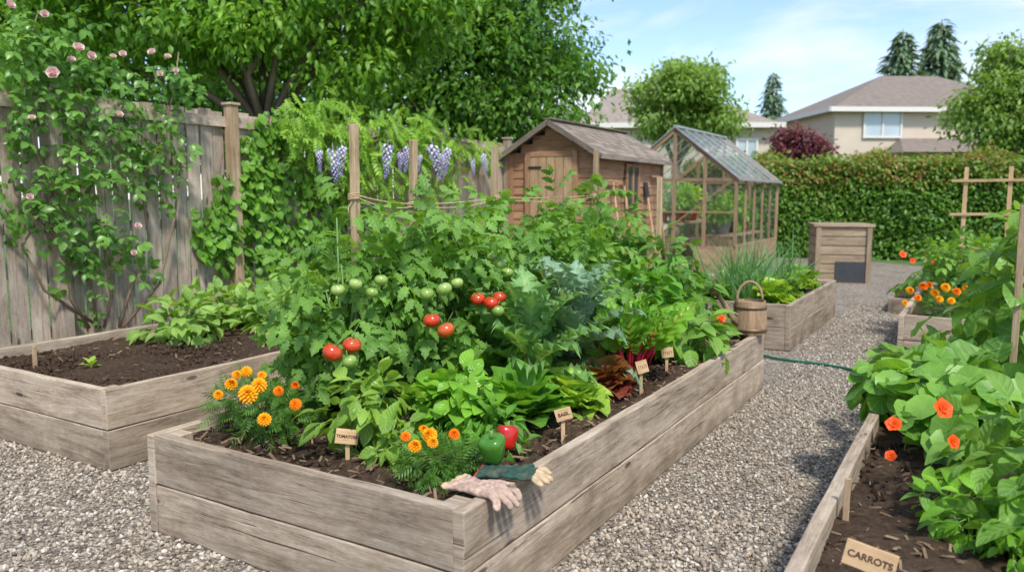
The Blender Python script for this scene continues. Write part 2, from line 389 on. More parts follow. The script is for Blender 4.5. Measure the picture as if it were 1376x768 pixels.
M['tomred'] = fruit_mat('ripe_tomato', (.5, .018, .008), (.56, .11, .018))
M['tomgreen'] = fruit_mat('unripe_tomato', (.18, .31, .05), (.36, .48, .13))
M['pepgreen'] = fruit_mat('green_pepper', (.03, .14, .01), (.085, .24, .022), .25, .15)
M['pepred'] = fruit_mat('red_pepper', (.42, .008, .006), (.5, .03, .01), .25, .15)
def soil_mat():
    m, t, out = mk('garden_soil'); r, g, b = attr(t)
    pos = N(t, 'ShaderNodeNewGeometry').outputs['Position']
    n = N(t, 'ShaderNodeTexNoise', {'Vector': pos, 'Scale': 38., 'Detail': 6., 'Roughness': .7}).outputs[0]
    n2 = N(t, 'ShaderNodeTexNoise', {'Vector': pos, 'Scale': 4., 'Detail': 3.}).outputs[0]
    c = ramp(t, n, [(.3, (.022, .014, .009)), (.55, (.062, .04, .026)), (.75, (.135, .09, .058))])
    c = mix(t, ramp(t, n2, [(.4, 0.), (.7, .5)]), c, (.085, .056, .037))
    c = mix(t, ramp(t, r, [(.55, 0.), (.6, .75)]), c, ramp(t, r, [(.58, (.12, .07, .045)), (1, (.38, .27, .16))]))
    bp = N(t, 'ShaderNodeBump', {'Strength': .9, 'Distance': .012, 'Height': n})
    p = N(t, 'ShaderNodeBsdfPrincipled', {'Base Color': c, 'Roughness': .95, 'Specular IOR Level': .15, 'Normal': bp.outputs[0]})
    t.links.new(p.outputs[0], out.inputs[0]); return m
M['soil'] = soil_mat()
GRST = [(0, (.13, .11, .086)), (.2, (.23, .195, .152)), (.5, (.345, .292, .228)), (.7, (.43, .352, .26)), (.86, (.46, .415, .345)), (1, (.62, .565, .48))]
def gravel_mat():
    m, t, out = mk('gravel')
    pos = N(t, 'ShaderNodeNewGeometry').outputs['Position']
    v1 = N(t, 'ShaderNodeTexVoronoi', {'Vector': pos, 'Scale': 62.}); v2 = N(t, 'ShaderNodeTexVoronoi', {'Vector': pos, 'Scale': 120.})
    s = N(t, 'ShaderNodeSeparateColor', {0: v1.outputs['Color']}).outputs[0]
    c = ramp(t, s, GRST)
    c = mix(t, 1., c, ramp(t, v1.outputs['Distance'], [(.2, 1.05), (.75, .45)]), 'MULTIPLY')
    n = N(t, 'ShaderNodeTexNoise', {'Vector': pos, 'Scale': 1.3, 'Detail': 4.}).outputs[0]
    c = mix(t, 1., c, ramp(t, n, [(.3, .82), (.7, 1.14)]), 'MULTIPLY')
    h = mth(t, 'SUBTRACT', 1., v1.outputs['Distance'])
    h = mth(t, 'ADD', h, mth(t, 'MULTIPLY', mth(t, 'SUBTRACT', 1., v2.outputs['Distance']), .3))
    bp = N(t, 'ShaderNodeBump', {'Strength': .8, 'Distance': .012, 'Height': h})
    p = N(t, 'ShaderNodeBsdfPrincipled', {'Base Color': c, 'Roughness': .85, 'Normal': bp.outputs[0], 'Specular IOR Level': .25})
    t.links.new(p.outputs[0], out.inputs[0]); return m
M['gravel'] = gravel_mat(); M['stone'] = ramp_mat('gravel_stone', GRST, .8, .25)
def grass_mat():
    m, t, out = mk('lawn')
    pos = N(t, 'ShaderNodeNewGeometry').outputs['Position']
    n = N(t, 'ShaderNodeTexNoise', {'Vector': pos, 'Scale': 3., 'Detail': 6.}).outputs[0]
    c = ramp(t, n, [(.3, (.04, .08, .02)), (.7, (.11, .19, .045))])
    p = N(t, 'ShaderNodeBsdfPrincipled', {'Base Color': c, 'Roughness': .95}); t.links.new(p.outputs[0], out.inputs[0]); return m
M['lawn'] = grass_mat()
def glass_mat(name, gf, dfc):
    m, t, out = mk(name)
    tr = N(t, 'ShaderNodeBsdfTransparent', {'Color': (.95, .98, .96, 1)})
    gl = N(t, 'ShaderNodeBsdfGlossy', {'Color': (.92, .95, .97, 1), 'Roughness': .06})
    df = N(t, 'ShaderNodeBsdfDiffuse', {'Color': (.74, .76, .75, 1)})
    a = N(t, 'ShaderNodeMixShader', {0: gf, 1: tr.outputs[0], 2: gl.outputs[0]})
    b = N(t, 'ShaderNodeMixShader', {0: dfc, 1: a.outputs[0], 2: df.outputs[0]})
    t.links.new(b.outputs[0], out.inputs[0]); return m
M['glass'] = glass_mat('greenhouse_wall_glass', .1, .02); M['roofglass'] = glass_mat('greenhouse_roof_glass', .16, .1)
M['window'] = plain_mat('window_pane', (.05, .065, .07), .08, .2, 2, spec=.8)
M['housewin'] = plain_mat('house_window_pane', (.42, .5, .55), .1, .15, .6, spec=.8)
M['siding'] = plain_mat('beige_siding', (.59, .49, .39), .8, .06, 1.5)
M['trim'] = plain_mat('white_trim', (.7, .66, .6), .6, .05)
M['roof'] = plain_mat('brown_roof_shingle', (.205, .168, .138), .9, .2, 4., .4)
M['roof2'] = plain_mat('grey_roof_shingle', (.27, .225, .185), .9, .2, 4., .4)
# ---------------------------------------------------------------- ground, gravel, beds
def sheet(name, pts, z, mat):
    b = FB(); b.raw([(p[0], p[1], z) for p in pts], [tuple(range(len(pts)))]); o = b.build(name, mat); o['kind'] = 'structure'; return o
tag(sheet('ground', [(-300, -60), (300, -60), (300, 600), (-300, 600)], -.008, M['lawn']), 'flat lawn ground around the garden reaching the horizon', 'ground', kind='structure')
gp = [G(-3, -6.9), G(-3, 6), G(14, 5), G(17.5, 1.2), G(21, -3.5), G(21, -6.9)]
tag(sheet('gravel_path', gp, 0., M['gravel']), 'grey pebble gravel covering the ground between the raised beds', 'gravel', kind='structure')
b = FB(); st = [ico(2, (1, .8, .6), .3), ico(2, (1, .7, .55), .4), ico(2, (.9, .85, .7), .3)]; st1 = ico(1, (1, .8, .6), .2)
def scatter(U0, U1, W0, W1, n, far=False):
    for k in range(3):
        m = n//3; U = U0+(U1-U0)*rng.random(m); W = W0+(W1-W0)*rng.random(m)
        T = U[:, None]*UA+W[:, None]*WA; T[:, 2] = .002+.006*rng.random(m)
        b.add(st1 if far else st[k], rotR(m), T, .005+.0095*rng.random(m)**1.6)
scatter(.9, 2.45, -6.2, -1.42, 15000); scatter(1.2, 3.6, -1.40, -.45, 7500)
scatter(2.4, 5, -4.02, -3.16, 2700); scatter(3.6, 7.6, -1.40, -.4, 7500, True); scatter(7.6, 12, -1.5, -.5, 5500, True)
tag(b.build('gravel_stones', M['stone'], smooth=True), 'loose grey and tan pebbles lying on the gravel paths', 'pebbles', kind='stuff')
def raised_bed(label, U0, U1, W0, W1, H=.46, tiers=2, th=.048, group=None, bev=.005):
    t = thing('raised_bed', label, 'garden bed', G((U0+U1)/2, (W0+W1)/2, 0), group)
    h = H/tiers
    for k in range(tiers):
        z = h*(k+.5)
        for W in (W0+th/2, W1-th/2):
            j = (.004 if k else 0)*(-1 if W > (W0+W1)/2 else 1)
            FB().board(G(U0, W+j, z), G(U1, W+j, z), th, h-.006, ZA, 14, .0015).build('side_board', M['bedwood'], t, bevel=bev)
        for U in (U0+th/2+.004, U1-th/2-.004):
            FB().board(G(U, W0+th+.002, z), G(U, W1-th-.002, z), th, h-.006, ZA, 8, .0015).build('end_board', M['bedwood'], t, bevel=bev)
    for U in (U0+th+.05, U1-th-.05):
        for W in (W0+th+.048, W1-th-.048):
            FB().board(G(U, W, 0.02), G(U, W, H-.012), .085, .085, UA).build('corner_post', M['bedwood'], t, bevel=.004)
    return t
def soil_fill(label, U0, U1, W0, W1, z, step, clods, chips):
    nu = max(2, int((U1-U0)/step)); nw = max(2, int((W1-W0)/step)); b = FB()
    U, W = np.meshgrid(np.linspace(U0, U1, nu+1), np.linspace(W0, W1, nw+1), indexing='ij')
    Z = z+.016*np.sin(U*5.3+W*3)+.014*np.sin(U*2.1-W*6.7+1)+rng.normal(0, .006, U.shape)
    v = U[..., None]*UA+W[..., None]*WA; v[..., 2] = Z; v = v.reshape(-1, 3)
    f = [(i*(nw+1)+j, (i+1)*(nw+1)+j, (i+1)*(nw+1)+j+1, i*(nw+1)+j+1) for i in range(nu) for j in range(nw)]
    b.raw(v, f, r=.2)
    for k in range(2):
        m = clods//2
        if m:
            T = (U0+(U1-U0)*rng.random(m))[:, None]*UA+(W0+(W1-W0)*rng.random(m))[:, None]*WA; T[:, 2] = z+.008*rng.random(m)
            b.add(st[k], rotR(m), T, .004+.018*rng.random(m)**3, .1+.3*rng.random(m))
    if chips:
        cv = tp([(-.5, -.12, 0), (.5, -.1, .02), (.48, .12, .03), (-.5, .1, 0), (-.4, 0, .12), (.4, 0, .13)], [(0, 1, 5, 4), (1, 2, 5), (2, 3, 4, 5), (3, 0, 4)])
        T = (U0+(U1-U0)*rng.random(chips))[:, None]*UA+(W0+(W1-W0)*rng.random(chips))[:, None]*WA; T[:, 2] = z+.022+.01*rng.random(chips)
        d = rng.normal(size=(chips, 3)); d[:, 2] *= .2; b.add(cv, frames(d, np.tile(ZA, (chips, 1))+rng.normal(0, .3, (chips, 3))), T, .012+.045*rng.random(chips)**2, .55+.45*rng.random(chips))
    tag(b.build('soil', M['soil'], smooth=True), label, 'soil', kind='stuff')
raised_bed('long two-board weathered timber bed in the middle with tomatoes and gloves on its corner', 2.06, 6.24, -3.14, -1.42)
raised_bed('weathered timber bed at the left beside the fence with mostly bare soil', 2.42, 6.6, -5.85, -4.03)
raised_bed('weathered timber bed at the lower right with nasturtiums and the carrots marker', .4, 4.9, -.43, 1.5)
raised_bed('timber bed behind the watering can holding chives and lettuces', 7.85, 10.6, -3.2, -1.55)
raised_bed('timber bed at the right behind the nasturtiums with marigolds at its corner', 7.7, 10.3, -.6, 1.5)
raised_bed('low one-board timber bed beside the far gravel near the compost bin', 11.2, 12.9, -1.0, .7, .2, 1)
soil_fill('mulched brown soil in the long middle bed', 2.11, 6.19, -3.09, -1.47, .395, .04, 1800, 3600)
soil_fill('bare dark soil in the left bed by the fence', 2.47, 6.55, -5.8, -4.08, .385, .035, 6000, 500)
soil_fill('dark soil with chips in the lower right bed', .45, 4.85, -.38, 1.45, .375, .04, 3500, 1800)
soil_fill('soil under the chives in the bed behind the watering can', 7.9, 10.55, -3.15, -1.6, .39, .1, 0, 0)
soil_fill('soil under the marigolds in the right back bed', 7.75, 10.25, -.55, 1.45, .39, .1, 0, 0)
soil_fill('soil in the low one-board bed', 11.25, 12.85, -.95, .65, .15, .1, 0, 0)
# ---------------------------------------------------------------- fence
FW = -6.5; FH = 2.34
t = thing('wooden_fence', 'tall weathered grey picket fence behind the left bed', 'fence', G(6, FW, 0))
b = FB(); U = .6
while U < 11.2:
    w = .126+.006*rng.random(); h = FH+rng.normal(0, .006); j = rng.normal(0, .004)
    b.board(G(U+w/2, FW+j, .03), G(U+w/2+rng.normal(0, .003), FW+j, h), w, .02, WA, 3, .001); U += w+.02+.005*rng.random()
b.build('picket_panel', M['fence'], t)
for z in (.4, 1.25, 2.08): FB().board(G(.6, FW-.05, z), G(11.2, FW-.05, z), .045, .09, ZA).build('rail', M['fence'], t)
FB().board(G(.6, FW+.035, 2.24), G(11.2, FW+.035, 2.24), .03, .1, ZA, 20, .001).build('top_rail', M['fence'], t)
up = UW(onW(313, 200, FW+.08))[0]
for k in (-2, -1, 0, 1, 2, 3):
    U = up+k*1.75
    if U < .4 or U > 11.3: continue
    p = FB().board(G(U, FW+.075, 0), G(U, FW+.075, FH+.06), .1, .1, WA, 4, .002).build('post', M['stake'] if k == 0 else M['fence'], t, bevel=.004)
    FB().board(G(U, FW+.075, FH+.061), G(U, FW+.075, FH+.085), .13, .13, WA).build('post_cap', M['stake'] if k == 0 else M['fence'], p, bevel=.004)
# ---------------------------------------------------------------- foliage engines
def ball(n, surf=.5):
    d = nrm(rng.normal(size=(n, 3))); return d, (rng.random(n)**surf)
def bush(fb, tpl, blobs, n, L, droop=.25, avoid=None, ar=.12, out=.9, lo=0., hi=1., upb=.9, keep=None):
    vol = A([(q[3]*q[4]*q[5])**(2/3) for q in blobs]); cnt = np.maximum(1, (n*vol/vol.sum()).astype(int))
    for q, m in zip(blobs, cnt):
        d, r = ball(m, .33); P = A(q[:3])+d*r[:, None]*A(q[3:6])
        dr = d*out+rng.normal(0, .5, (m, 3))-droop*ZA+.1*ZA
        up = upb*ZA+d*.45+rng.normal(0, .35, (m, 3)); s = L*(.55+.6*rng.random(m))
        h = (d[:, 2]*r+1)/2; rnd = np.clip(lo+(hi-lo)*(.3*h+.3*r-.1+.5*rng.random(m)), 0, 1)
        k = P[:, 2] > .34
        tips = P+nrm(dr)*s[:, None]*.55
        if keep is not None: k &= keep(P) & keep(tips)
        if avoid is not None:
            for a in avoid:
                rr = ar
                if len(a) == 4: rr = a[3]; a = a[:3]
                tc = nrm(A([0, 0, CAMH])-A(a))
                for f in (.02, .1, .2, .3):
                    c = A(a)+tc*f
                    k &= (np.linalg.norm(P-c, axis=1) > rr) & (np.linalg.norm(tips-c, axis=1) > rr)
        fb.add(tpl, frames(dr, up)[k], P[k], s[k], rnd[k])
def rosette(fb, tpl, base, n, L, t0, t1, stemh=0., jit=.2, lo=0., hi=1., r0=0.):
    i = np.arange(n); f = i/max(1, n-1); az = i*2.39996+rng.random()*6; tl = np.radians(t0+(t1-t0)*f+rng.normal(0, 8, n))
    d = np.stack([np.sin(tl)*np.cos(az), np.sin(tl)*np.sin(az), np.cos(tl)], 1)
    rad = np.stack([np.cos(az), np.sin(az), 0*az], 1)
    T = A(base)+ZA*(stemh*(1-f))[:, None]+rad*(r0*f)[:, None]
    fb.add(tpl, frames(d, ZA-.7*rad+rng.normal(0, jit, (n, 3))), T, L*(.55+.45*np.sin(PI*(.25+.6*f)))*(.85+.3*rng.random(n)), np.clip(lo+(hi-lo)*(1-f*.5)*(.45+.6*rng.random(n)), 0, 1)); return d, T
def stems(fb, base, blobs, n, r=.007):
    for i in range(n):
        q = blobs[i % len(blobs)]; d = rng.normal(size=3); d /= np.linalg.norm(d); e = A(q[:3])+d*A(q[3:6])*.6
        m = (A(base)+e)/2+A([0, 0, .05]); m[:2] += rng.normal(0, .02, 2); fb.tube([A(base)+A([rng.normal(0, .015), rng.normal(0, .015), 0]), m, e], [r, r*.8, r*.4], 5)
def bush_plant(name, label, cat, base, blobs, n, L, tpl, mat, group=None, ns=6, droop=.25, avoid=None, sm='stem', sr=.006, out=.9, ar=.12, lo=0., hi=1., keep=None, upb=.9):
    t = thing(name, label, cat, base, group); B = A(base)
    bl = [(B[0]+q[0], B[1]+q[1], q[2], q[3], q[4], q[5]) for q in blobs]
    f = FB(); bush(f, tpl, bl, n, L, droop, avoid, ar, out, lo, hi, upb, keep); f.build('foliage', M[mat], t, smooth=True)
    if ns: s = FB(); stems(s, base, bl, ns, sr); s.build('stem', M[sm], t, smooth=True)
    return t
def ros_plant(name, label, cat, base, tpl, mat, n, L, t0, t1, group=None, stemh=0., lo=0., hi=1., r0=0.):
    t = thing(name, label, cat, base, group); f = FB(); rosette(f, tpl, base, n, L, t0, t1, stemh, .2, lo, hi, r0); f.build('foliage', M[mat], t, smooth=True)
    if stemh > .1: FB().tube([A(base)-ZA*.02, A(base)+ZA*stemh], [.014, .01], 7).build('stem', M['stem'], t, smooth=True)
    return t
ZS = .395
def bp(u, v, zc, zs=ZS): p = at(u, v, zc); p[2] = zs; return p
# flower and fruit prototypes
PET = leaf(1, .75, 2, 2, 'spoon', .5, .2, .12, 1.5)
MF = rings(PET, [(14, 96, .62, 0), (13, 78, .62, .05), (11, 60, .56, .1), (9, 42, .5, .15), (7, 24, .42, .2), (4, 8, .36, .22)])
def flower_me(name, tpl, mat):
    b = FB(); b.add(tpl, np.eye(3)[None], np.zeros((1, 3)), 1., .5)
    C = b.c[0]; C[:, 0] = np.clip(.2+.8*C[:, 1]+rng.normal(0, .12, len(C)), 0, 1); return b.mesh(name, M[mat], smooth=True)
ME_MO = flower_me('marigold_flower', MF, 'orange'); ME_MD = flower_me('marigold_flower', MF, 'deeporange')
ME_RO = flower_me('rose_flower', rings(leaf(1, 1.0, 3, 2, 'spoon', -.9, .3), [(6, 80, .85, 0), (6, 58, .8, .05), (5, 38, .7, .08), (4, 20, .6, .1), (3, 8, .5, .1)]), 'pink')
ME_NA = flower_me('nasturtium_flower', rings(leaf(1, 1.0, 4, 4, 'spoon', .5, .1, .06, 2), [(5, 65, 1., 0), (3, 40, .6, .02)]), 'nastpetal')
def wist_me():
    b = FB(); n = 70; f = np.linspace(0, 1, n); az = np.arange(n)*2.4
    rad = .2*(1-f)**.7+.02; d = np.stack([np.cos(az), np.sin(az), -.5+0*az], 1)
    T = np.stack([np.cos(az)*rad*.5, np.sin(az)*rad*.5, -f], 1)
    b.add(leaf(1, .9, 2, 2, 'spoon', .8, .2), frames(d, np.tile(ZA, (n, 1))+rng.normal(0, .4, (n, 3))), T, .15*(1-.6*f), np.clip(1-f*.9+rng.normal(0, .15, n), 0, 1))
    b.tube([(0, 0, .15), (0, 0, -.9)], [.01, .004], 4, r=.4); return b.mesh('flower_cluster', M['violet'], smooth=True)
ME_WI = wist_me()
def tom_me(mat):
    b = FB(); p = []
    for i in range(13):
        a = PI*i/12; r = math.sin(a); z = -math.cos(a)*.84
        if i > 9: z -= .05*(i-9)**1.2*.6
        p.append((max(r, .001), z))
    b.lathe(p, seg=20, wob=lambda a, f: .025*math.cos(5*a)*f); return b.mesh('tomato', M[mat], smooth=True)
ME_TR = tom_me('tomred'); ME_TG = tom_me('tomgreen')
def calyx_me():
    b = FB(); n = 6; az = np.arange(n)*2*PI/n; d = np.stack([np.cos(az), np.sin(az), .15+0*az], 1)
    b.add(L_LANCE, frames(d, np.tile(ZA, (n, 1))), np.tile(A([0, 0, .72]), (n, 1)), .85); b.tube([(0, 0, .7), (.05, .02, 1.1), (.2, .05, 1.5)], [.09, .07, .06], 6); return b.mesh('calyx', M['stem'], smooth=True)
ME_CA = calyx_me()
def pep_me(mat):
    b = FB(); pr = [(.01, -.95), (.35, -1), (.62, -.92), (.75, -.6), (.85, -.1), (.95, .4), (.92, .75), (.7, .93), (.35, .9), (.1, .8)]
    b.lathe(pr, seg=24, wob=lambda a, f: .1*math.cos(4*a)*(.6+.4*abs(f-.5)*2)); return b.mesh('pepper', M[mat], smooth=True)
ME_PG = pep_me('pepgreen'); ME_PR = pep_me('pepred')
def stalk_me():
    b = FB(); b.tube([(0, 0, .8), (.03, 0, 1.05), (.15, .03, 1.35)], [.16, .11, .12], 7); return b.mesh('pepper_stalk', M['stem'], smooth=True)
ME_PS = stalk_me()
def fruit(parent, me, cal, u, v, Y, r, name='tomato', rot=None):
    p = atY(u, v, Y); ro = rot or (rng.normal(.1, .25), rng.normal(0, .25), rng.random()*6)
    o = inst(name, me, parent, p, ro, r*(.93+.14*rng.random()))
    c = bpy.data.objects.new(cal.name, cal); COL.objects.link(c); c.parent = o; return p
# ---------------------------------------------------------------- stakes, twine
stk = []
sl = ['tallest front left wooden tomato stake tied with twine', 'second wooden stake from the left among the tomatoes', 'third wooden stake from the left among the tomatoes', 'wooden stake standing before the shed side, fourth from the left', 'short thin wooden stake at the far end of the middle bed']
for (U, W, z), lb in zip([(2.96, -2.7, 1.86), (3.43, -2.7, 1.81), (4.27, -2.7, 1.83), (5.8, -2.7, 1.88), (6.05, -2.25, 1.66)], sl):
    b = FB(); b.board(G(U, W, .2), G(U+.01, W, z), .036, .036, UA, 6, .001); stk.append((U, W))
    tag(b.build('garden_stake', M['stake'], loc=G(U, W, .2), bevel=.003), lb, 'stake', 'wooden stakes along the tomato row')
b = FB()
zs = [1.51, 1.465, 1.5, 1.52]
for k in range(3):
    for dz, sg in ((0, .012), (-.012, .028)):
        pts = []
        for i in range(13):
            f = i/12; U = stk[k][0]+(stk[k+1][0]-stk[k][0])*f
            pts.append(G(U, -2.7+.024, zs[k]+(zs[k+1]-zs[k])*f+dz-4*f*(1-f)*sg))
        b.tube(pts, .0034, 5)
for k in range(4):
    for j in range(4):
        c = G(stk[k][0], stk[k][1], zs[k]-.018+j*.008); pts = [c+UA*.029*math.cos(a)+WA*.029*math.sin(a)+ZA*.004*math.sin(a) for a in np.linspace(0, 2*PI, 10)]; b.tube(pts, .0038, 5)
c0 = G(stk[0][0], stk[0][1]+.03, 1.5)
b.tube([c0, c0+A([-.03, 0, -.02]), c0+A([-.05, -.01, -.05]), c0+A([-.045, -.01, -.1])], .0034, 5)
tag(b.build('garden_twine', M['twine'], loc=c0, smooth=True), 'jute twine looped between the tomato stakes', 'twine')
# ---------------------------------------------------------------- tomato plants
FR = [[('r', 447, 473, 3.42, .044), ('r', 473, 463, 3.46, .042), ('g', 470, 485, 3.4, .036), ('g', 454, 389, 3.55, .032), ('g', 478, 381, 3.55, .03)],
      [('r', 580, 430, 3.70, .044), ('r', 599, 443, 3.66, .043), ('g', 574, 394, 3.76, .034), ('g', 597, 388, 3.74, .039), ('g', 614, 380, 3.8, .033), ('g', 512, 376, 3.62, .032), ('g', 500, 393, 3.58, .03)],
      [('r', 642, 401, 4.05, .042), ('r', 660, 407, 4.02, .043), ('r', 671, 399, 4.05, .038), ('g', 669, 417, 4.01, .034)],
      [('g', 672, 354, 4.32, .034), ('g', 682, 366, 4.3, .034), ('g', 660, 345, 4.36, .03), ('r', 704, 376, 4.3, .02), ('r', 702, 386, 4.3, .019), ('r', 709, 383, 4.32, .02)], [], []]
TP = [(2.9, -2.74, 1.34), (3.3, -2.6, 1.40), (3.82, -2.62, 1.40), (4.4, -2.68, 1.41), (5.05, -2.68, 1.42), (5.7, -2.62, 1.44)]
tl = ['leftmost tomato plant with red fruit beside the front stake', 'tomato plant with two red tomatoes under a row of green ones', 'tomato plant with a red and orange cluster behind the kale', 'tomato plant with small cherry tomatoes by the third stake', 'leafy tomato plant in front of the shed door', 'farthest tall tomato plant in front of the shed side wall']
allfr = [atY(q[1], q[2], q[3]) for fr in FR for q in fr]
def kp(P): return ~((P@UA > 3.3) & (P@WA > -2.34) & (P[:, 2] < 1.04)) & (P@UA > 2.42+.25*np.clip(-2.6-P@WA, 0, 1))
for (U, W, h), fr, lb in zip(TP, FR, tl):
    bl = [(0, 0, .62, .24, .24, .22), (.04, -.02, .88, .30, .28, .24), (-.03, .05, .75, .27, .28, .25), (.06, .02, h-.22, .25, .25, .22), (-.08, -.03, h-.33, .22, .24, .2), (.14, .06, h-.4, .22, .22, .2), (0, 0, h-.04, .14, .14, .2)]
    t = bush_plant('tomato_plant', lb, 'tomato plant', G(U, W, ZS), bl, 245, .235, L_TOM, 'tomleaf', 'tomato plants along the stakes', 12, .4, allfr, sr=.009, ar=.085, keep=kp)
    for k, u, v, Y, r in fr: fruit(t, ME_TR if k == 'r' else ME_TG, ME_CA, u, v, Y, r)
# ---------------------------------------------------------------- front of the middle bed
def marigold(label, base, blobs, n, flowers, group='marigold plants', deep=()):
    av = [tuple(atY(u, v, Y))+(r*1.3,) for u, v, Y, r in flowers]
    t = bush_plant('marigold_plant', label, 'marigold', base, blobs, n, .085, L_MARI, 'marileaf', group, 8, .1, sr=.003, avoid=av)
    for i, (u, v, Y, r) in enumerate(flowers):
        p = atY(u, v, Y); d = (rng.normal(.55, .25), rng.normal(0, .3), rng.random()*.6)
        o = inst('marigold_flower', ME_MD if i in deep else ME_MO, t, p, d, r*1.6)
    return t
SIGN_T = tuple(bp(467, 622, ZS)+ZA*.09)+(.1,)
mb = bp(345, 548, .52)
marigold('marigold with yellow and orange blooms at the left front corner of the middle bed', mb, [(-.06, .05, .5, .17, .13, .12), (.1, -.06, .5, .16, .13, .11), (0, 0, .56, .2, .14, .09)], 420,
         [(310, 516, 3.30, .03), (333, 529, 3.16, .042), (348, 517, 3.2, .034), (331, 499, 3.4, .027), (355, 563, 3.0, .029), (397, 543, 3.05, .026), (374, 525, 3.15, .023), (293, 530, 3.3, .023), (396, 518, 3.15, .02), (352, 504, 3.36, .021), (318, 503, 3.36, .022)], deep=(5, 6, 8))
mb = bp(590, 625, .46)
marigold('small marigold with orange blooms beside the gloves', mb, [(-.02, 0, .45, .11, .09, .08), (.05, .02, .46, .1, .08, .07)], 330,
         [(557, 599, 2.70, .026), (577, 584, 2.78, .03), (610, 583, 2.82, .023), (545, 586, 2.76, .02), (568, 576, 2.84, .018), (581, 594, 2.70, .022)], deep=(2, 3))
avs = [SIGN_T]+[tuple(atY(u, v, Y))+(.06,) for u, v, Y in ((374, 525, 3.15), (397, 543, 3.05), (557, 599, 2.7), (577, 584, 2.78))]
bush_plant('pepper_plant', 'pale green young pepper plant behind the tomatoes marker', 'pepper plant', bp(500, 558, .56), [(-.08, 0, .56, .15, .14, .13), (.07, .03, .55, .15, .14, .15), (0, 0, .64, .14, .13, .1), (.1, -.1, .48, .09, .09, .08)], 250, .105, L_OV, 'pepleaf', None, 8, .45, sr=.005, avoid=avs, lo=.1)
bush_plant('basil_plant', 'bright green basil plant in front of the spinach', 'basil', bp(608, 548, .56), [(0, 0, .56, .17, .15, .13), (.03, .02, .63, .16, .14, .11), (-.07, .03, .56, .14, .13, .12), (.1, 0, .52, .12, .12, .1)], 320, .10, L_BASIL, 'basil', None, 6, .15, lo=.35)
pgp = tuple(atY(662, 602, 2.9))+(.034,); prp = tuple(atY(683, 586, 3.0))+(.028,)
t = bush_plant('bell_pepper_plant', 'low pepper plant bearing a green and a red bell pepper', 'pepper plant', bp(655, 588, .47), [(-.02, .05, .53, .14, .08, .06), (.06, .04, .52, .1, .07, .06), (-.07, -.02, .46, .07, .06, .06), (.11, 0, .46, .06, .06, .06), (.02, .0, .42, .1, .06, .03)], 150, .085, L_PEP, 'spinach', None, 5, .3, avoid=[pgp, prp], sr=.004, lo=.2)
fruit(t, ME_PG, ME_PS, 662, 602, 2.9, .052, 'bell_pepper', (.15, -.2, .4))
fruit(t, ME_PR, ME_PS, 681, 587, 3.0, .047, 'bell_pepper', (-.1, .35, 1.))
bush_plant('bean_plant', 'low leafy plant between the tomatoes marker and the small marigold', 'bean plant', bp(532, 602, .47), [(0, 0, .46, .08, .07, .07), (.03, .05, .52, .07, .07, .06)], 50, .08, L_OV, 'pepleaf', None, 5, .4, sr=.004, avoid=avs)
ros_plant('spinach_plant', 'dark green spinach rosette left of the pale lettuce', 'spinach', bp(700, 545, .48), L_SPIN, 'spinach', 38, .26, 5, 66, 'spinach plants in the middle bed', lo=.2)
ros_plant('spinach_plant', 'spinach rosette directly behind the basil', 'spinach', bp(658, 508, .50), L_SPIN, 'spinach', 34, .29, 5, 62, 'spinach plants in the middle bed', lo=.2)
ros_plant('spinach_plant', 'smaller spinach rosette between the basil and the bell peppers', 'spinach', bp(665, 560, .46), L_SPIN, 'spinach', 26, .18, 5, 68, 'spinach plants in the middle bed')
ros_plant('lettuce_plant', 'pale green ruffled lettuce beside the basil marker', 'lettuce', bp(768, 540, .45), L_LETT, 'lettuce', 44, .235, 5, 70, 'lettuces in the middle bed', lo=.2)
ros_plant('lettuce_plant', 'green lettuce between the spinach and the red lettuce', 'lettuce', bp(745, 512, .48), L_LETT, 'lettuce', 36, .22, 5, 70, 'lettuces in the middle bed', hi=.5)
ros_plant('red_lettuce_plant', 'dark red frilly lettuce under the chard', 'lettuce', bp(806, 520, .45), L_LETT, 'redlettuce', 54, .24, 3, 70, lo=.2)
ros_plant('kale_plant', 'light green kale left of the blue green kale', 'kale', G(3.6, -2.06, ZS), L_KALE, 'greenkale', 30, .40, 10, 80, 'kale plants in the middle bed', .3, lo=.35)
ros_plant('kale_plant', 'blue green frilly kale in front of the far tomato plants', 'kale', G(4.05, -2.03, ZS), L_KALE, 'kale', 36, .42, 8, 78, 'kale plants in the middle bed', .36, lo=.35)
ros_plant('kale_plant', 'short green kale between the spinach and the blue kale', 'kale', bp(735, 488, .54), L_KALE, 'greenkale', 24, .26, 10, 76, 'kale plants in the middle bed', .12, lo=.35)
# chard
def chard(label, base, n, H, Lf, azs):
    t = thing('chard_plant', label, 'chard', base, 'red stemmed chard'); f = FB(); s = FB()
    tcm = nrm(-A(base)*A([1, 1, 0]))
    for i in range(n):
        az = azs+i*2.4; tl = math.radians(5+30*i/n+rng.normal(0, 5)); d = A([math.sin(tl)*math.cos(az), math.sin(tl)*math.sin(az), math.cos(tl)])
        h = H*(.7+.45*rng.random()); rad = A([math.cos(az), math.sin(az), 0]); b0 = A(base)+rad*.03; e = b0+d*h; k = Lf*(.75+.45*rng.random())
        s.tube([b0, b0+d*h*.5-rad*.008, e, e+(d+rad*.1)*k*.3], [.0085, .0075, .006, .0025], 7)
        f.add(L_CHARD, frames((d+rad*.2)[None], (ZA*.35-.25*rad+tcm*.8+rng.normal(0, .35, 3))[None]), (e-d*.02)[None], k, .1+.9*rng.random())
    s.build('stalk', M['chardstem'], t, smooth=True); f.build('foliage', M['chard'], t, smooth=True)
chard('tall red stemmed chard behind the red lettuce', G(4.3, -1.76, ZS), 19, .27, .31, .3)
chard('smaller red stemmed chard right of the tall chard', G(4.7, -1.84, ZS), 11, .2, .27, 2.)
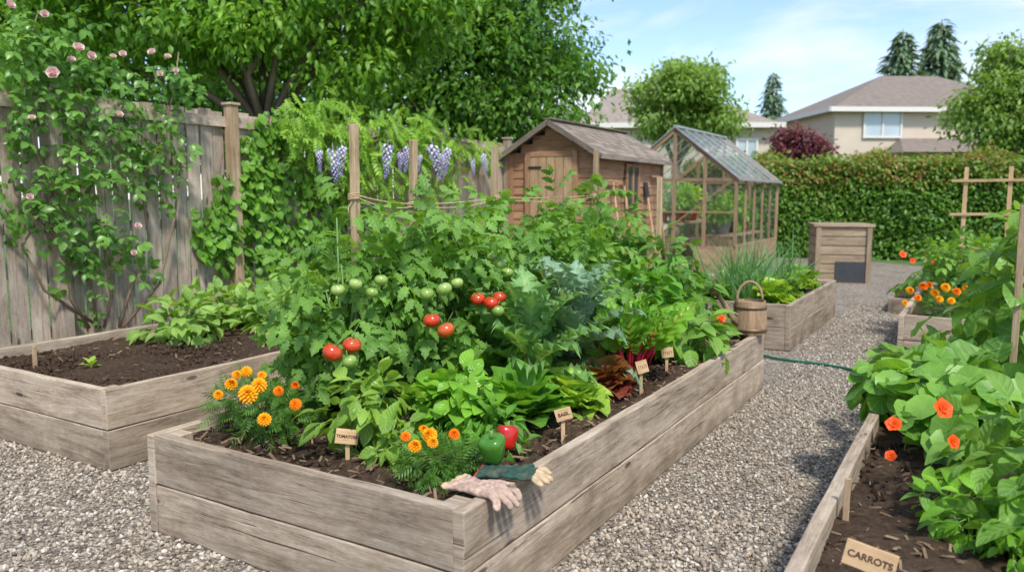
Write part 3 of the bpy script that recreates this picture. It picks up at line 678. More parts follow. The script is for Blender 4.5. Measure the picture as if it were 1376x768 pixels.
spt = [tuple(atY(u, v, 5.7))+(.13,) for u, v in ((960, 385), (975, 400), (990, 415), (1008, 415), (1000, 440))]
bush_plant('bean_plant', 'leafy bean plant at the path side near the watering can', 'bean plant', bp(928, 444, .6), [(0, 0, .56, .2, .19, .16), (-.12, .1, .62, .18, .18, .15), (.1, .12, .52, .15, .14, .12)], 180, .165, L_OV, 'broad', 'leafy greens at the far end of the middle bed', 7, .4, avoid=spt, lo=.2)
bush_plant('bean_plant', 'leafy plant right behind the tall chard', 'bean plant', G(5.05, -2.1, ZS), [(0, 0, .72, .3, .3, .25), (.1, .15, .85, .28, .28, .2), (-.1, -.1, .65, .2, .2, .2)], 230, .18, L_OV, 'spinach', 'leafy greens at the far end of the middle bed', 8, .5)
bush_plant('pepper_plant', 'tall dark green plant at the far end by the short stake', 'pepper plant', G(5.75, -1.98, ZS), [(0, 0, .75, .28, .28, .28), (-.1, .05, 1.02, .26, .26, .24), (.1, .0, .66, .22, .22, .22)], 320, .15, L_PEP, 'dark', 'leafy greens at the far end of the middle bed', 8, .5, avoid=spt)
bush_plant('tomato_plant', 'fruitless tomato plant behind the blue green kale', 'tomato plant', G(4.75, -2.3, ZS), [(0, 0, .8, .28, .28, .3), (0, 0, 1.1, .26, .26, .2)], 140, .23, L_TOM, 'tomleaf', None, 6, .45)
t = bush_plant('nasturtium_plant', 'small plant with a red bloom below the watering can spout', 'nasturtium', bp(965, 446, .48), [(0, 0, .48, .09, .09, .06)], 40, .06, L_OV, 'basil', None, 3, .3)
inst('nasturtium_flower', ME_NA, t, atY(969, 428, 5.3), (1.1, 0, .1), .035)
# ---------------------------------------------------------------- left bed plants
LL = ['pale leafy vegetable at the near left of the patch by the fence', 'pale leafy vegetable just behind the marker of the left bed', 'pale leafy vegetable in the middle of the left bed patch', 'pale leafy vegetable behind the front tomato stake', 'pale leafy vegetable against the ivy at the far left bed', 'pale leafy vegetable farthest along the left bed', 'pale leafy vegetable at the back edge of the left bed by the fence', 'pale leafy vegetable at the path side edge of the left bed patch']
for (U, W, r), lb in zip([(3.85, -5.35, .27), (4.45, -4.9, .27), (4.55, -5.3, .32), (5.0, -4.5, .32), (5.15, -5.45, .36), (5.7, -4.9, .4), (4.3, -5.6, .27), (4.75, -4.4, .27)], LL):
    bush_plant('leafy_vegetable', lb, 'vegetable plant', G(U, W, .39), [(0, 0, .5, r, r, .13), (.04, .04, .6, r*.75, r*.75, .14)], int(190*(r/.3)**1.5), .15, L_OV, 'pale', 'pale vegetables at the far end of the left bed', 6, .15, sr=.005, lo=.1)
t = thing('seedling', 'tiny green seedling alone in the bare soil of the left bed', 'seedling', bp(123, 497, .39, .39)); f = FB(); rosette(f, L_OV, ORG[t.name]+A([0, 0, .02]), 7, .07, 20, 70); f.build('foliage', M['lettuce'], t, smooth=True)
# ---------------------------------------------------------------- markers
def text_part(s, size, Mx, parent, org):
    cu = bpy.data.curves.new('lettering', 'FONT'); cu.body = s; cu.size = size; cu.align_x = 'CENTER'; cu.align_y = 'CENTER'; cu.extrude = .0006; cu.offset = .0006
    o = bpy.data.objects.new('lettering_tmp', cu); COL.objects.link(o); bpy.context.view_layer.update()
    me = bpy.data.meshes.new_from_object(o.evaluated_get(bpy.context.evaluated_depsgraph_get())); bpy.data.objects.remove(o)
    me.transform(Mx); me.transform(Matrix.Translation(Vector(-org))); me.materials.clear(); me.materials.append(M['ink'])
    q = bpy.data.objects.new('lettering', me); COL.objects.link(q); q.parent = parent; ORG[q.name] = org
def marker(label, base, hs, w, h, text, roll=0., yaw=0., tilt=.18, size=.02, sw=.018, marks=False):
    base = A(base); t = thing('plant_marker', label, 'plant marker', base, 'wooden plant markers')
    n = -base*A([1, 1, 0]); n /= np.linalg.norm(n); n = RZ(yaw)@n; n = n+ZA*tilt; n /= np.linalg.norm(n)
    X = np.cross(ZA, n); X /= np.linalg.norm(X); Y = np.cross(n, X)
    X2 = X*math.cos(roll)+Y*math.sin(roll); Y2 = np.cross(n, X2); c = base+ZA*hs
    FB().board(base-ZA*.06-n*.006, c+Y2*h*.2-n*.0075, sw, .007, n).build('stake', M['sign'], t, bevel=.001)
    p = FB().board(c-X2*w/2, c+X2*w/2, h, .007, n, 4, .0004).build('sign_board', M['sign'], t, bevel=.0015)
    q = c+n*.0042
    if text:
        Mx = Matrix(((X2[0], Y2[0], n[0], q[0]), (X2[1], Y2[1], n[1], q[1]), (X2[2], Y2[2], n[2], q[2]), (0, 0, 0, 1)))
        text_part(text, size, Mx, p, ORG[t.name])
    elif marks:
        b = FB()
        for i in range(5):
            x = (-.32+.16*i)*w; b.board(q+X2*x-Y2*h*.16, q+X2*(x+.03*w)+Y2*h*.16, .0022, .001, n)
            b.board(q+X2*(x+.01*w)+Y2*h*(.14-.1*(i % 3)), q+X2*(x+.1*w)+Y2*h*(.14-.1*(i % 3)), .0022, .001, n)
        b.build('lettering', M['ink'], p)
marker('wooden plant marker reading tomatoes in front of the pepper plant', bp(467, 622, ZS), .115, .094, .062, 'TOMATOES', -.16, size=.0165)
marker('wooden plant marker reading basil beside the pale lettuce', bp(757, 592, ZS), .125, .076, .055, 'BASIL', .3, size=.022)
marker('small wooden plant marker under the tall chard', bp(862, 530, ZS), .16, .066, .072, '', .25, .3, marks=True)
marker('small wooden plant marker right of the smaller chard', bp(896, 503, ZS), .14, .075, .062, '', .1, .2, marks=True)
marker('tilted wooden plant marker reading carrots in the lower right bed', bp(1166, 806, .38, .38), .12, .136, .072, 'CARROTS', -.2, size=.0265, sw=.024)
marker('small wooden plant marker in front of the left bed vegetables', bp(354, 470, .39, .39), .14, .11, .065, '', .05, .1, marks=True)
for (u, v, z, h, w, lb) in ((47, 490, .385, .13, .03, 'short weathered peg near the left end of the left bed'), (1135, 706, .375, .17, .02, 'slim wooden peg standing in the lower right bed by its edge')):
    p = at(u, v, z)
    b = FB(); b.board(p-ZA*.05, p+ZA*h+A([.004, 0, 0]), w, w*.6, UA, 3, .0008); tag(b.build('wooden_peg', M['stake'], loc=p, bevel=.002), lb, 'peg', 'wooden pegs')
# ---------------------------------------------------------------- gloves
def glove(label, org, yaw, edge, ztop, cols, seed, curl):
    rg = np.random.default_rng(seed); b = FB()
    xs = [-.039, -.013, .013, .038]; ln = [.054, .068, .062, .046]
    def capsule(pts, rad):
        P = [A(p, dtype=float) for p in pts]; d0 = P[0]-P[1]; d0 /= np.linalg.norm(d0); d1 = P[-1]-P[-2]; d1 /= np.linalg.norm(d1)
        b.tube([P[0]+d0*rad[0]*.9]+[P[0]+d0*rad[0]*.5]+P+[P[-1]+d1*rad[-1]*.5, P[-1]+d1*rad[-1]*.9], [rad[0]*.3, rad[0]*.8]+list(rad)+[rad[-1]*.8, rad[-1]*.3], 12)
    for i, x in enumerate(xs):
        capsule([(x*.82, -.03, .018), (x*.97, .03, .019), (x, .078, .018)], [.018, .0195, .0165])
        sx = x*1.5+rg.normal(0, .004); L = ln[i]; zb = rg.normal(0, .003)
        capsule([(x, .075, .018), (x*1.2, .083+L*.3, .02+zb), (x*1.4+rg.normal(0, .002), .083+L*.68, .018-zb), (sx, .083+L, .015)], [.0142, .0138, .0142, .0132])
    capsule([(-.028, .0, .018), (-.06, .028, .018), (-.075, .05, .017), (-.083, .07, .015)], [.0175, .0152, .0148, .013])
    for i in range(7): capsule([(-.057+.019*i, -.095, .015+.004*rg.random()), (-.033+.011*i, -.02, .018)], [.013, .0175])
    tmp = bpy.data.objects.new('glove_tmp', b.mesh('glove', M['ink'])); COL.objects.link(tmp)
    m = tmp.modifiers.new('r', 'REMESH'); m.mode = 'VOXEL'; m.voxel_size = .0026
    s = tmp.modifiers.new('s', 'SMOOTH'); s.iterations = 4; s.factor = .5
    bpy.context.view_layer.update()
    me = bpy.data.meshes.new_from_object(tmp.evaluated_get(bpy.context.evaluated_depsgraph_get())); bpy.data.objects.remove(tmp)
    n = len(me.vertices); V = np.zeros(n*3, np.float32); me.vertices.foreach_get('co', V); V = V.reshape(-1, 3).astype(float)
    loc0 = V.copy(); V[:, 2] *= np.where(V[:, 1] < .07, .7, .8)
    wr = np.sin(V[:, 1]*120+V[:, 0]*70+seed)+.8*np.sin(V[:, 0]*170-V[:, 1]*60)+.6*np.sin(V[:, 1]*240+seed*2)
    V[:, 2] += np.clip(V[:, 2]/.015, 0, 1)*(.0024*wr)*np.where(V[:, 1] < .08, 1, .5)
    V[:, :2] *= 1.06
    d = RZ(yaw)@WA; xd = np.cross(d, ZA)
    y = V[:, 1].copy(); z = V[:, 2].copy(); e = y-edge; a = np.clip(e, 0, .06)/.06*curl
    ys = np.where(e > 0, edge+np.sin(a)*.06/max(curl, .01)+np.clip(e-.06, 0, 1)*math.cos(curl), y)
    zs2 = np.where(e > 0, -(1-np.cos(a))*.06/max(curl, .01)-np.clip(e-.06, 0, 1)*math.sin(curl), 0)
    an = np.where(e > 0, a, 0); Y2 = ys+np.sin(an)*z; Z2 = zs2+np.cos(an)*z
    Wd = V[:, 0][:, None]*xd+Y2[:, None]*d; Wd[:, 2] = Z2; Wd = Wd+A([0, 0, ztop])
    me.vertices.foreach_set('co', Wd.astype(np.float32).ravel())
    C = np.zeros((n, 4), np.float32); C[:, 3] = 1; C[:, 0] = cols(loc0); C[:, 1] = loc0[:, 1]; C[:, 2] = rg.random(n)
    ca = me.color_attributes.new('col', 'FLOAT_COLOR', 'POINT'); ca.data.foreach_set('color', C.ravel())
    me.polygons.foreach_set('use_smooth', np.ones(len(me.polygons), dtype=bool)); me.materials.clear(); me.materials.append(M['glove']); me.update()
    o = bpy.data.objects.new('gardening_glove', me); COL.objects.link(o); o.location = org; return tag(o, label, 'glove', 'pair of gardening gloves')
def glove_mat():
    m, t, out = mk('glove_fabric'); r, g, b = attr(t)
    c = ramp(t, r, [(0, (.48, .345, .27)), (.3, (.54, .40, .245)), (.55, (.03, .075, .055)), (.8, (.04, .09, .068)), (1, (.45, .05, .045))])
    tc = N(t, 'ShaderNodeTexCoord').outputs['Object']
    n = N(t, 'ShaderNodeTexNoise', {'Vector': tc, 'Scale': 60., 'Detail': 5.}).outputs[0]
    n2 = N(t, 'ShaderNodeTexNoise', {'Vector': tc, 'Scale': 16., 'Detail': 3.}).outputs[0]
    c = mix(t, 1., c, ramp(t, n, [(.3, .7), (.7, 1.15)]), 'MULTIPLY'); c = mix(t, ramp(t, n2, [(.5, 0.), (.75, .6)]), c, (.2, .13, .09))
    w = N(t, 'ShaderNodeTexNoise', {'Vector': tc, 'Scale': 420., 'Detail': 1.}).outputs[0]
    bpn = N(t, 'ShaderNodeBump', {'Strength': .5, 'Distance': .002, 'Height': w})
    p = N(t, 'ShaderNodeBsdfPrincipled', {'Base Color': c, 'Roughness': .9, 'Specular IOR Level': .15, 'Normal': bpn.outputs[0]}); t.links.new(p.outputs[0], out.inputs[0]); return m
M['glove'] = glove_mat()
def colA(V): return np.where(V[:, 1] < -.08, .3, 0.)
def colB(V):
    r = np.where((V[:, 2] > .009) & (V[:, 1] < .1), .66, .3); r = np.where(V[:, 1] < -.096, 1., r); return r
glove('pinkish tan gardening glove with fingers hanging over the bed edge', G(2.25, -1.5, 0), -.05, .082, .4585, colA, 3, .75)
glove('dark green backed gardening glove with tan fingertips, lying behind the pink glove', G(2.42, -1.475, 0), .3, .085, .4645, colB, 5, .4)
# ---------------------------------------------------------------- watering can on the far corner
wc = G(6.06, -1.50, .461); t = thing('watering_can', 'old wooden watering can standing on the far corner of the middle bed', 'watering can', wc)
def LP(x, y, z): return wc+A([x, y, z])
FB().lathe([(.001, 0), (.125, 0), (.13, .02), (.127, .12), (.118, .23), (.116, .25), (.106, .25), (.104, .235), (.001, .235)], wc, 26, r=.5).build('body', M['can'], t, smooth=False)
for z, r in ((.035, .1315), (.205, .1225)): FB().lathe([(r, z-.012), (r+.004, z-.012), (r+.003, z+.012), (r-.001, z+.012)], wc, 30).build('band', M['brass'], t, smooth=True)
FB().tube([LP(.1*math.cos(a), .02, .245+.15*math.sin(a)) for a in np.linspace(0, PI, 15)], .0105, 8).build('handle', M['can'], t, smooth=True)
sp = FB().tube([LP(-.10, -.04, .07), LP(-.17, -.07, .15), LP(-.235, -.09, .25), LP(-.28, -.1, .31)], [.03, .024, .018, .015], 12).build('spout', M['can'], t, smooth=True)
FB().tube([LP(-.276, -.1, .30), LP(-.295, -.105, .328), LP(-.31, -.11, .345), LP(-.315, -.112, .35)], [.015, .036, .044, .038], 14).build('rose', M['brass'], sp, smooth=True)
FB().tube([LP(-.22, -.085, .225), LP(-.16, -.05, .24), LP(-.112, -.02, .22)], .006, 6).build('brace', M['brass'], t, smooth=True)
# hose
hp = [at(u, v, .018) for u, v in ((1000, 470), (1035, 480), (1070, 485), (1105, 489), (1140, 495), (1165, 503), (1185, 520))]
P = []
for i in range(len(hp)-1):
    for k in range(6): f = k/6; P.append(hp[i]*(1-f)+hp[i+1]*f)
P = A(P); P[2:-2] = (P[:-4]+P[1:-3]+P[2:-2]+P[3:-1]+P[4:])/5
tag(FB().tube(P, .012, 8).build('garden_hose', M['hose'], loc=P[0], smooth=True), 'dark green garden hose crossing the gravel path', 'hose')
# ---------------------------------------------------------------- right bed
def nasturtium(label, base, blobs, n, L, flowers, group):
    t = thing('nasturtium_plant', label, 'nasturtium', base, group); f = FB(); s = FB(); B = A(base)
    bl = [(B[0]+q[0], B[1]+q[1], q[2], q[3], q[4], q[5]) for q in blobs]
    fl = [atY(u, v, Y) for u, v, Y, r in flowers]
    for q in bl:
        m = n//len(bl); d, r = ball(m, .25); P = A(q[:3])+d*r[:, None]*A(q[3:6]); k = P[:, 2] > .42
        for a in fl:
            tc = nrm(A([0, 0, CAMH])-a)
            for ff in (0, .08, .16, .25, .35): k &= np.linalg.norm(P-(a+tc*ff), axis=1) > .065
        P = P[k]; d = d[k]; m = len(P)
        nor = ZA*.9+d*.8+rng.normal(0, .55, (m, 3))+A([-.1, -.35, 0]); dr = np.cross(nor, rng.normal(size=(m, 3)))
        f.add(L_NAST, frames(dr, nor), P, L*(.45+.8*rng.random(m)), np.clip(.25*d[:, 2]+.1+.75*rng.random(m), 0, 1))
    f.build('foliage', M['nast'], t, smooth=True); stems(s, base, bl, 10, .004); s.build('stem', M['stem'], t, smooth=True)
    for (u, v, Y, r), a in zip(flowers, fl): inst('nasturtium_flower', ME_NA, t, a, (1.1+rng.normal(0, .2), rng.normal(0, .2), rng.normal(0, .3)), r)
    return t
nasturtium('broad leaved nasturtium spilling over the path side edge of the right bed', bp(1215, 525, .56, .38), [(-.02, .1, .54, .2, .21, .14), (.1, -.08, .54, .22, .2, .14), (.22, .1, .56, .22, .24, .14)], 220, .13, [(1201, 570, 3.15, .036)], 'nasturtiums in the right bed')
nasturtium('nasturtium with open orange red flowers beside the bare soil', bp(1290, 560, .56, .38), [(0, 0, .54, .25, .22, .13), (.15, .05, .6, .22, .22, .13)], 150, .13, [(1266, 549, 2.74, .04), (1280, 593, 2.64, .027), (1197, 612, 2.95, .024)], 'nasturtiums in the right bed')
bush_plant('squash_plant', 'large leaved squash plant in the middle of the right bed', 'squash plant', bp(1340, 485, .66, .38), [(0, 0, .58, .34, .3, .11), (.25, .1, .64, .3, .3, .12), (-.15, .15, .54, .25, .25, .1), (-.25, -.05, .52, .2, .2, .1)], 120, .155, L_SQ, 'squash', None, 8, .2, out=.6, upb=.7)
hb = atY(1392, 345, 4.2); hb[2] = .38
bush_plant('bean_plant', 'tall climbing bean at the right frame edge around its stake', 'bean plant', hb, [(0, 0, 1.34, .18, .18, .17), (-.03, .05, 1.1, .2, .2, .2), (0, .05, .85, .24, .24, .2)], 130, .15, L_HEART, 'broad', None, 8, .35)
p = atY(1364, 440, 4.0); b = FB(); b.board(A([p[0], p[1], .2]), A([p[0], p[1], 1.46]), .034, .034, UA, 5, .001); tag(b.build('garden_stake', M['stake'], loc=(p[0], p[1], .2), bevel=.003), 'wooden stake at the right frame edge among the climbing beans', 'stake')
bush_plant('sweet_potato_plant', 'lobed leafy plant at the lower right corner of the photo', 'leafy plant', bp(1380, 640, .58, .38), [(0, 0, .58, .2, .18, .14), (-.06, -.2, .5, .18, .14, .11), (.1, .2, .64, .2, .2, .12)], 150, .14, L_OV, 'broad', None, 8, .3)
bush_plant('mint_plant', 'low small leaved plant near the carrots marker', 'herb', bp(1318, 690, .5, .38), [(0, 0, .49, .14, .1, .1), (.1, -.12, .47, .12, .1, .09), (-.04, .14, .46, .11, .1, .07)], 170, .08, L_OV, 'basil', None, 7, .2, sr=.004)
bush_plant('squash_plant', 'pale squash leaves rising behind the nasturtiums', 'squash plant', bp(1245, 480, .54, .38), [(0, 0, .52, .26, .22, .09), (.35, .1, .55, .28, .25, .09)], 80, .145, L_SQ, 'squash', None, 6, .15, out=.5, upb=.7)
# ---------------------------------------------------------------- right back bed and beyond
BK = 'plants in the right back bed'
marigold('marigold with many orange blooms in the right back bed', G(8.1, -.2, .39), [(0, 0, .5, .28, .28, .16), (.3, -.1, .5, .26, .24, .16)], 900,
         [(1222, 390, 7.1, .04), (1240, 385, 7.2, .045), (1255, 394, 6.95, .045), (1270, 386, 7.0, .045), (1285, 392, 6.85, .04), (1262, 402, 6.85, .036), (1233, 400, 7.0, .036), (1278, 404, 6.8, .036), (1297, 388, 6.85, .036), (1248, 383, 7.2, .036), (1216, 407, 7.05, .03)], deep=(1, 4, 6, 9))
bush_plant('bean_plant', 'bushy bean row behind the far marigolds', 'bean plant', G(8.9, .5, .39), [(0, 0, .65, .4, .4, .25), (.4, -.1, .75, .4, .4, .3)], 210, .2, L_HEART, 'broad', BK, 8, .3)
bush_plant('bean_plant', 'tall bean plant climbing at the right of the far trellis', 'bean plant', G(9.6, .95, .39), [(0, 0, .85, .42, .42, .33), (.2, 0, 1.15, .32, .32, .28)], 220, .2, L_HEART, 'broad', BK, 8, .3)
bush_plant('tomato_plant', 'feathery green plant left of the far trellis', 'tomato plant', G(9.4, -.2, .39), [(0, 0, .7, .36, .36, .28), (.2, .2, .8, .33, .33, .22)], 170, .25, L_TOM, 'tomleaf', BK, 6, .4)
nasturtium('far nasturtium clump with orange flowers at the low bed', G(11.6, -.25, .15), [(0, 0, .6, .42, .38, .3), (.4, .1, .6, .42, .38, .3), (-.15, -.1, .45, .3, .3, .25)], 480, .13, [(1213, 342, 9.75, .05), (1245, 346, 9.6, .045), (1226, 350, 9.6, .04), (1268, 341, 9.6, .045), (1255, 353, 9.5, .04)], None)
bush_plant('bean_plant', 'bushy green plant in the low bed before the hedge', 'bean plant', G(12.3, .2, .15), [(0, 0, .5, .4, .4, .35), (.5, 0, .7, .5, .5, .45)], 240, .2, L_OV, 'broad', None, 6, .3)
t = thing('trellis', 'wooden post and crossbar trellis before the hedge at the right', 'trellis', G(10.9, 0, 0))
for W in (-.2, .25): FB().board(G(10.9, W, 0), G(10.9, W, 1.86), .045, .045, UA, 4, .002).build('post', M['sign'], t)
for z in (1.7, 1.3, .9): FB().board(G(10.87, -.35, z), G(10.87, .9, z), .032, .032, UA, 4, .002).build('crossbar', M['sign'], t)
# back bed plants
def chives(f, c, n, L, spread):
    T = c+np.stack([rng.normal(0, spread, n), rng.normal(0, spread, n), 0*np.arange(n)], 1); d = np.stack([rng.normal(0, .36, n), rng.normal(0, .36, n), np.ones(n)], 1)
    f.add(L_BLADE, frames(d, rng.normal(size=(n, 3))), T, L*(.5+.6*rng.random(n)))
t = thing('chive_plant', 'tall clump of grassy chives behind the watering can', 'chives', G(8.5, -2.2, .39), 'chives in the back bed'); f = FB()
chives(f, G(8.5, -2.2, .39), 170, .72, .17); f.build('foliage', M['chive'], t, smooth=True)
t = thing('chive_plant', 'second clump of grassy chives nearer the greenhouse', 'chives', G(9.4, -2.2, .39), 'chives in the back bed'); f = FB(); chives(f, G(9.4, -2.2, .39), 170, .72, .22); f.build('foliage', M['chive'], t, smooth=True)
for (U, W, L, m, lb) in ((8.3, -2.75, .3, 'broad', 'leafy lettuce behind the watering can spout'), (8.35, -1.85, .28, 'lettuce', 'pale lettuce at the near path corner of the back bed'), (8.9, -1.85, .28, 'broad', 'green lettuce along the path side of the back bed'), (9.5, -1.85, .28, 'lettuce', 'pale lettuce midway along the back bed'), (10.1, -1.9, .3, 'broad', 'green lettuce at the far path corner of the back bed'), (9.9, -2.6, .28, 'lettuce', 'pale lettuce before the greenhouse corner'), (8.9, -2.9, .3, 'spinach', 'dark lettuce before the greenhouse front'), (8.1, -2.35, .24, 'spinach', 'dark lettuce at the near board of the back bed')):
    ros_plant('lettuce_plant', lb, 'lettuce', G(U, W, .39), L_LETT, m, 30, L, 5, 70, 'lettuces in the back bed')
# ---------------------------------------------------------------- vines on the fence
def fence_leaves(blobs, dens, depth):
    for (u, v, ru, rv) in blobs:
        n = int(dens*ru*rv/1000)
        for k in range(n):
            a = rng.random()*2*PI; r = math.sqrt(rng.random())*(1 if rng.random() < .85 else 1.25)
            w = FW+.05+depth*rng.random()
            p = onW(u+ru*r*math.cos(a), v+rv*r*math.sin(a), w)
            if p[2] < .15: continue
            yield p
def vine_fol(tpl, blobs, dens, L, depth, lo, hi, hang=.5, jit=.55):
    f = FB(); P = A(list(fence_leaves(blobs, dens, depth))); n = len(P)
    dr = np.tile(WA*.55-ZA*hang, (n, 1))+rng.normal(0, jit, (n, 3)); up = np.tile(WA*.8+ZA*.7, (n, 1))+rng.normal(0, .4, (n, 3))
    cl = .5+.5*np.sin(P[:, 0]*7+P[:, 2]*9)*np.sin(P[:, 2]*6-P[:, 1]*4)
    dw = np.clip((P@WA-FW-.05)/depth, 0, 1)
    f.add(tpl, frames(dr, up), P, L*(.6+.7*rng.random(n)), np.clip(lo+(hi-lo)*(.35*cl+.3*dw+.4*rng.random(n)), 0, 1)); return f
RB = [(30, 50, 45, 42), (75, 95, 55, 40), (130, 105, 50, 40), (25, 120, 40, 45), (60, 170, 62, 45), (125, 160, 45, 40), (105, 225, 55, 40), (45, 235, 45, 40), (160, 215, 40, 35), (30, 290, 38, 32), (95, 295, 45, 34), (150, 300, 48, 40), (130, 345, 48, 30), (170, 345, 30, 25), (205, 175, 42, 40), (235, 130, 32, 45), (215, 215, 38, 35), (240, 90, 26, 28), (195, 250, 28, 30), (120, 395, 14, 26), (60, 45, 60, 40)]
t = thing('climbing_rose', 'climbing rose with pale pink blooms on the left of the fence', 'climbing rose', G(4.4, FW+.15, 0))
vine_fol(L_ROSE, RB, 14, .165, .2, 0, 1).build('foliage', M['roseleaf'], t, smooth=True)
s = FB()
for u0, pts in ((130, [(125, 400), (110, 330), (70, 260), (40, 180), (30, 90), (50, 20)]), (140, [(150, 400), (140, 330), (120, 260), (130, 180), (100, 100), (110, 40)]), (160, [(175, 390), (200, 320), (190, 250), (215, 190), (235, 120), (240, 70)]), (135, [(60, 390), (30, 330), (60, 280), (90, 220), (150, 190)]), (120, [(95, 400), (90, 340), (20, 260), (10, 170)]), (165, [(215, 380), (235, 290), (245, 200), (220, 140)])):
    P = [onW(u0, 440, FW+.12)]+[onW(u, v, FW+.1+.06*rng.random()) for u, v in pts]; s.tube(P, np.linspace(.014, .005, len(P)), 6)
s.build('stem', M['brownstem'], t, smooth=True)
for (u, v, r) in ((72, 100, .055), (105, 67, .05), (122, 76, .04), (96, 82, .035), (165, 74, .035), (205, 72, .04), (225, 78, .035), (160, 155, .035), (12, 8, .04), (152, 78, .03), (185, 305, .035), (180, 340, .03), (40, 265, .03), (236, 96, .03), (60, 20, .035), (215, 100, .03), (43, 160, .03)):
    inst('rose_flower', ME_RO, t, onW(u, v, FW+.36), (1.1+rng.normal(0, .3), rng.normal(0, .3), .6+rng.normal(0, .3)), r*1.35)
t = thing('ivy_vine', 'dense green ivy covering the fence beside the tan post', 'ivy', G(6.3, FW+.1, 0))
IB = [(348, 205, 26, 38), (388, 205, 45, 45), (340, 260, 38, 38), (390, 270, 50, 50), (350, 315, 45, 40), (400, 330, 50, 45), (300, 275, 22, 22), (290, 320, 28, 22), (268, 290, 16, 16), (330, 350, 40, 25), (440, 280, 40, 50), (440, 340, 40, 40), (380, 165, 36, 26), (300, 235, 10, 10), (275, 335, 18, 15), (470, 300, 40, 50), (362, 235, 40, 66), (310, 305, 30, 40)]
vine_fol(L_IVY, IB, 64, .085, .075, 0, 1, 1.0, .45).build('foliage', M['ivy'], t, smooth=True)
s = FB()
for u in (300, 340, 380, 420): s.tube([onW(u+rng.normal(0, 12), v, FW+.06) for v in (430, 370, 310, 250, 190)], [.012, .01, .008, .006, .004], 5)
s.build('stem', M['brownstem'], t, smooth=True)
t = thing('wisteria_vine', 'bright green wisteria with violet flower clusters over the fence top', 'wisteria', G(8, FW+.1, 0))
WB = [(402, 148, 32, 22), (440, 155, 40, 28), (425, 182, 40, 22), (465, 185, 32, 30), (512, 172, 34, 22), (545, 168, 38, 24), (590, 175, 42, 24), (630, 190, 34, 22), (560, 195, 48, 25), (610, 207, 42, 16), (650, 208, 16, 16), (490, 200, 35, 30), (520, 230, 40, 30), (580, 240, 45, 22), (455, 230, 30, 30)]
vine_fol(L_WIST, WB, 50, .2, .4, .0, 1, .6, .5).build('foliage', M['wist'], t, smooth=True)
s = FB(); s.tube([onW(u, v, FW+.12) for u, v in ((470, 420), (465, 330), (475, 250), (490, 190), (540, 175), (640, 195))], [.03, .028, .024, .02, .015, .01], 7); s.tube([onW(u, v, FW+.12) for u, v in ((475, 250), (450, 190), (400, 160))], [.018, .014, .008], 6); s.build('stem', M['brownstem'], t, smooth=True)
for (u, v, L) in ((428, 208, .18), (447, 205, .3), (459, 202, .26), (521, 200, .32), (538, 210, .2), (547, 204, .24), (564, 214, .17), (581, 200, .36), (594, 212, .2), (601, 204, .28), (634, 218, .2), (648, 212, .24)):
    inst('flower_cluster', ME_WI, t, onW(u, v-6, FW+.62+.1*rng.random()), (rng.normal(0, .08), rng.normal(0, .08), rng.random()*6), (L*1.05, L*1.05, L*1.2))
# ---------------------------------------------------------------- shed
SU0, SU1, SW0, SW1 = 10.55, 13.2, -6.35, -4.9; SC = (SW0+SW1)/2; EH = 2.17; RH = 2.60
t = thing('garden_shed', 'small brown timber shed with a shingled gable roof', 'shed', G((SU0+SU1)/2, SC, 0))
bh = .125
fr = FB(); sd = FB(); z = .05
while z < RH-.05:
    hw = (SW1-SW0)/2 if z+bh < EH else (SW1-SW0)/2*max(0., (RH-z-bh*.8)/(RH-EH))
    if hw > .05:
        fr.board(G(SU0, SC-hw, z+bh/2), G(SU0, SC+hw, z+bh/2), bh+.012, .014, -UA+ZA*.1)
        sd.board(G(SU1, SC-hw, z+bh/2), G(SU1, SC+hw, z+bh/2), bh+.012, .014, UA+ZA*.1)
    if z+bh < EH+.02:
        sd.board(G(SU0+.01, SW1, z+bh/2), G(SU1-.01, SW1, z+bh/2), bh+.012, .014, WA+ZA*.1)
        sd.board(G(SU0+.01, SW0, z+bh/2), G(SU1-.01, SW0, z+bh/2), bh+.012, .014, -WA+ZA*.1)
    z += bh
fr.build('front_wall', M['shed'], t); sd.build('side_wall', M['shed'], t)
for U in (SU0, SU1):
    for W in (SW0, SW1): FB().board(G(U+(-.022 if U == SU0 else .022), W, 0), G(U+(-.022 if U == SU0 else .022), W, EH-.02), .09, .05, UA).build('corner_trim', M['shed'], t)
dW0, dW1, dz = SC-.36, SC+.36, 2.1
d = FB()
for i in range(5): w = (dW1-dW0)/5; d.board(G(SU0-.045, dW0+w*(i+.5), .08), G(SU0-.045, dW0+w*(i+.5), dz), w-.012, .03, UA)
d = d.build('door', M['door'], t)
for zz in (.3, 1.0): FB().board(G(SU0-.072, dW0+.02, zz), G(SU0-.072, dW1-.02, zz), .02, .1, ZA).build('door_brace', M['door'], d)
b = FB(); b.board(G(SU0-.08, dW0+.06, 1.5), G(SU0-.08, dW0+.06, 1.66), .025, .03, UA); b.build('door_handle', M['metal'], d)
for zz in (.35, 1.95): FB().board(G(SU0-.066, dW0-.02, zz), G(SU0-.066, dW0+.2, zz), .012, .035, ZA).build('hinge', M['metal'], d)
b = FB()
for W in (dW0-.045, dW1+.045): b.board(G(SU0-.042, W, .05), G(SU0-.042, W, dz+.09), .08, .04, UA)
b.board(G(SU0-.044, dW0, dz+.05), G(SU0-.044, dW1, dz+.05), .04, .08, ZA); b.build('door_frame', M['shed'], t)
ov = .15; rb = FB()
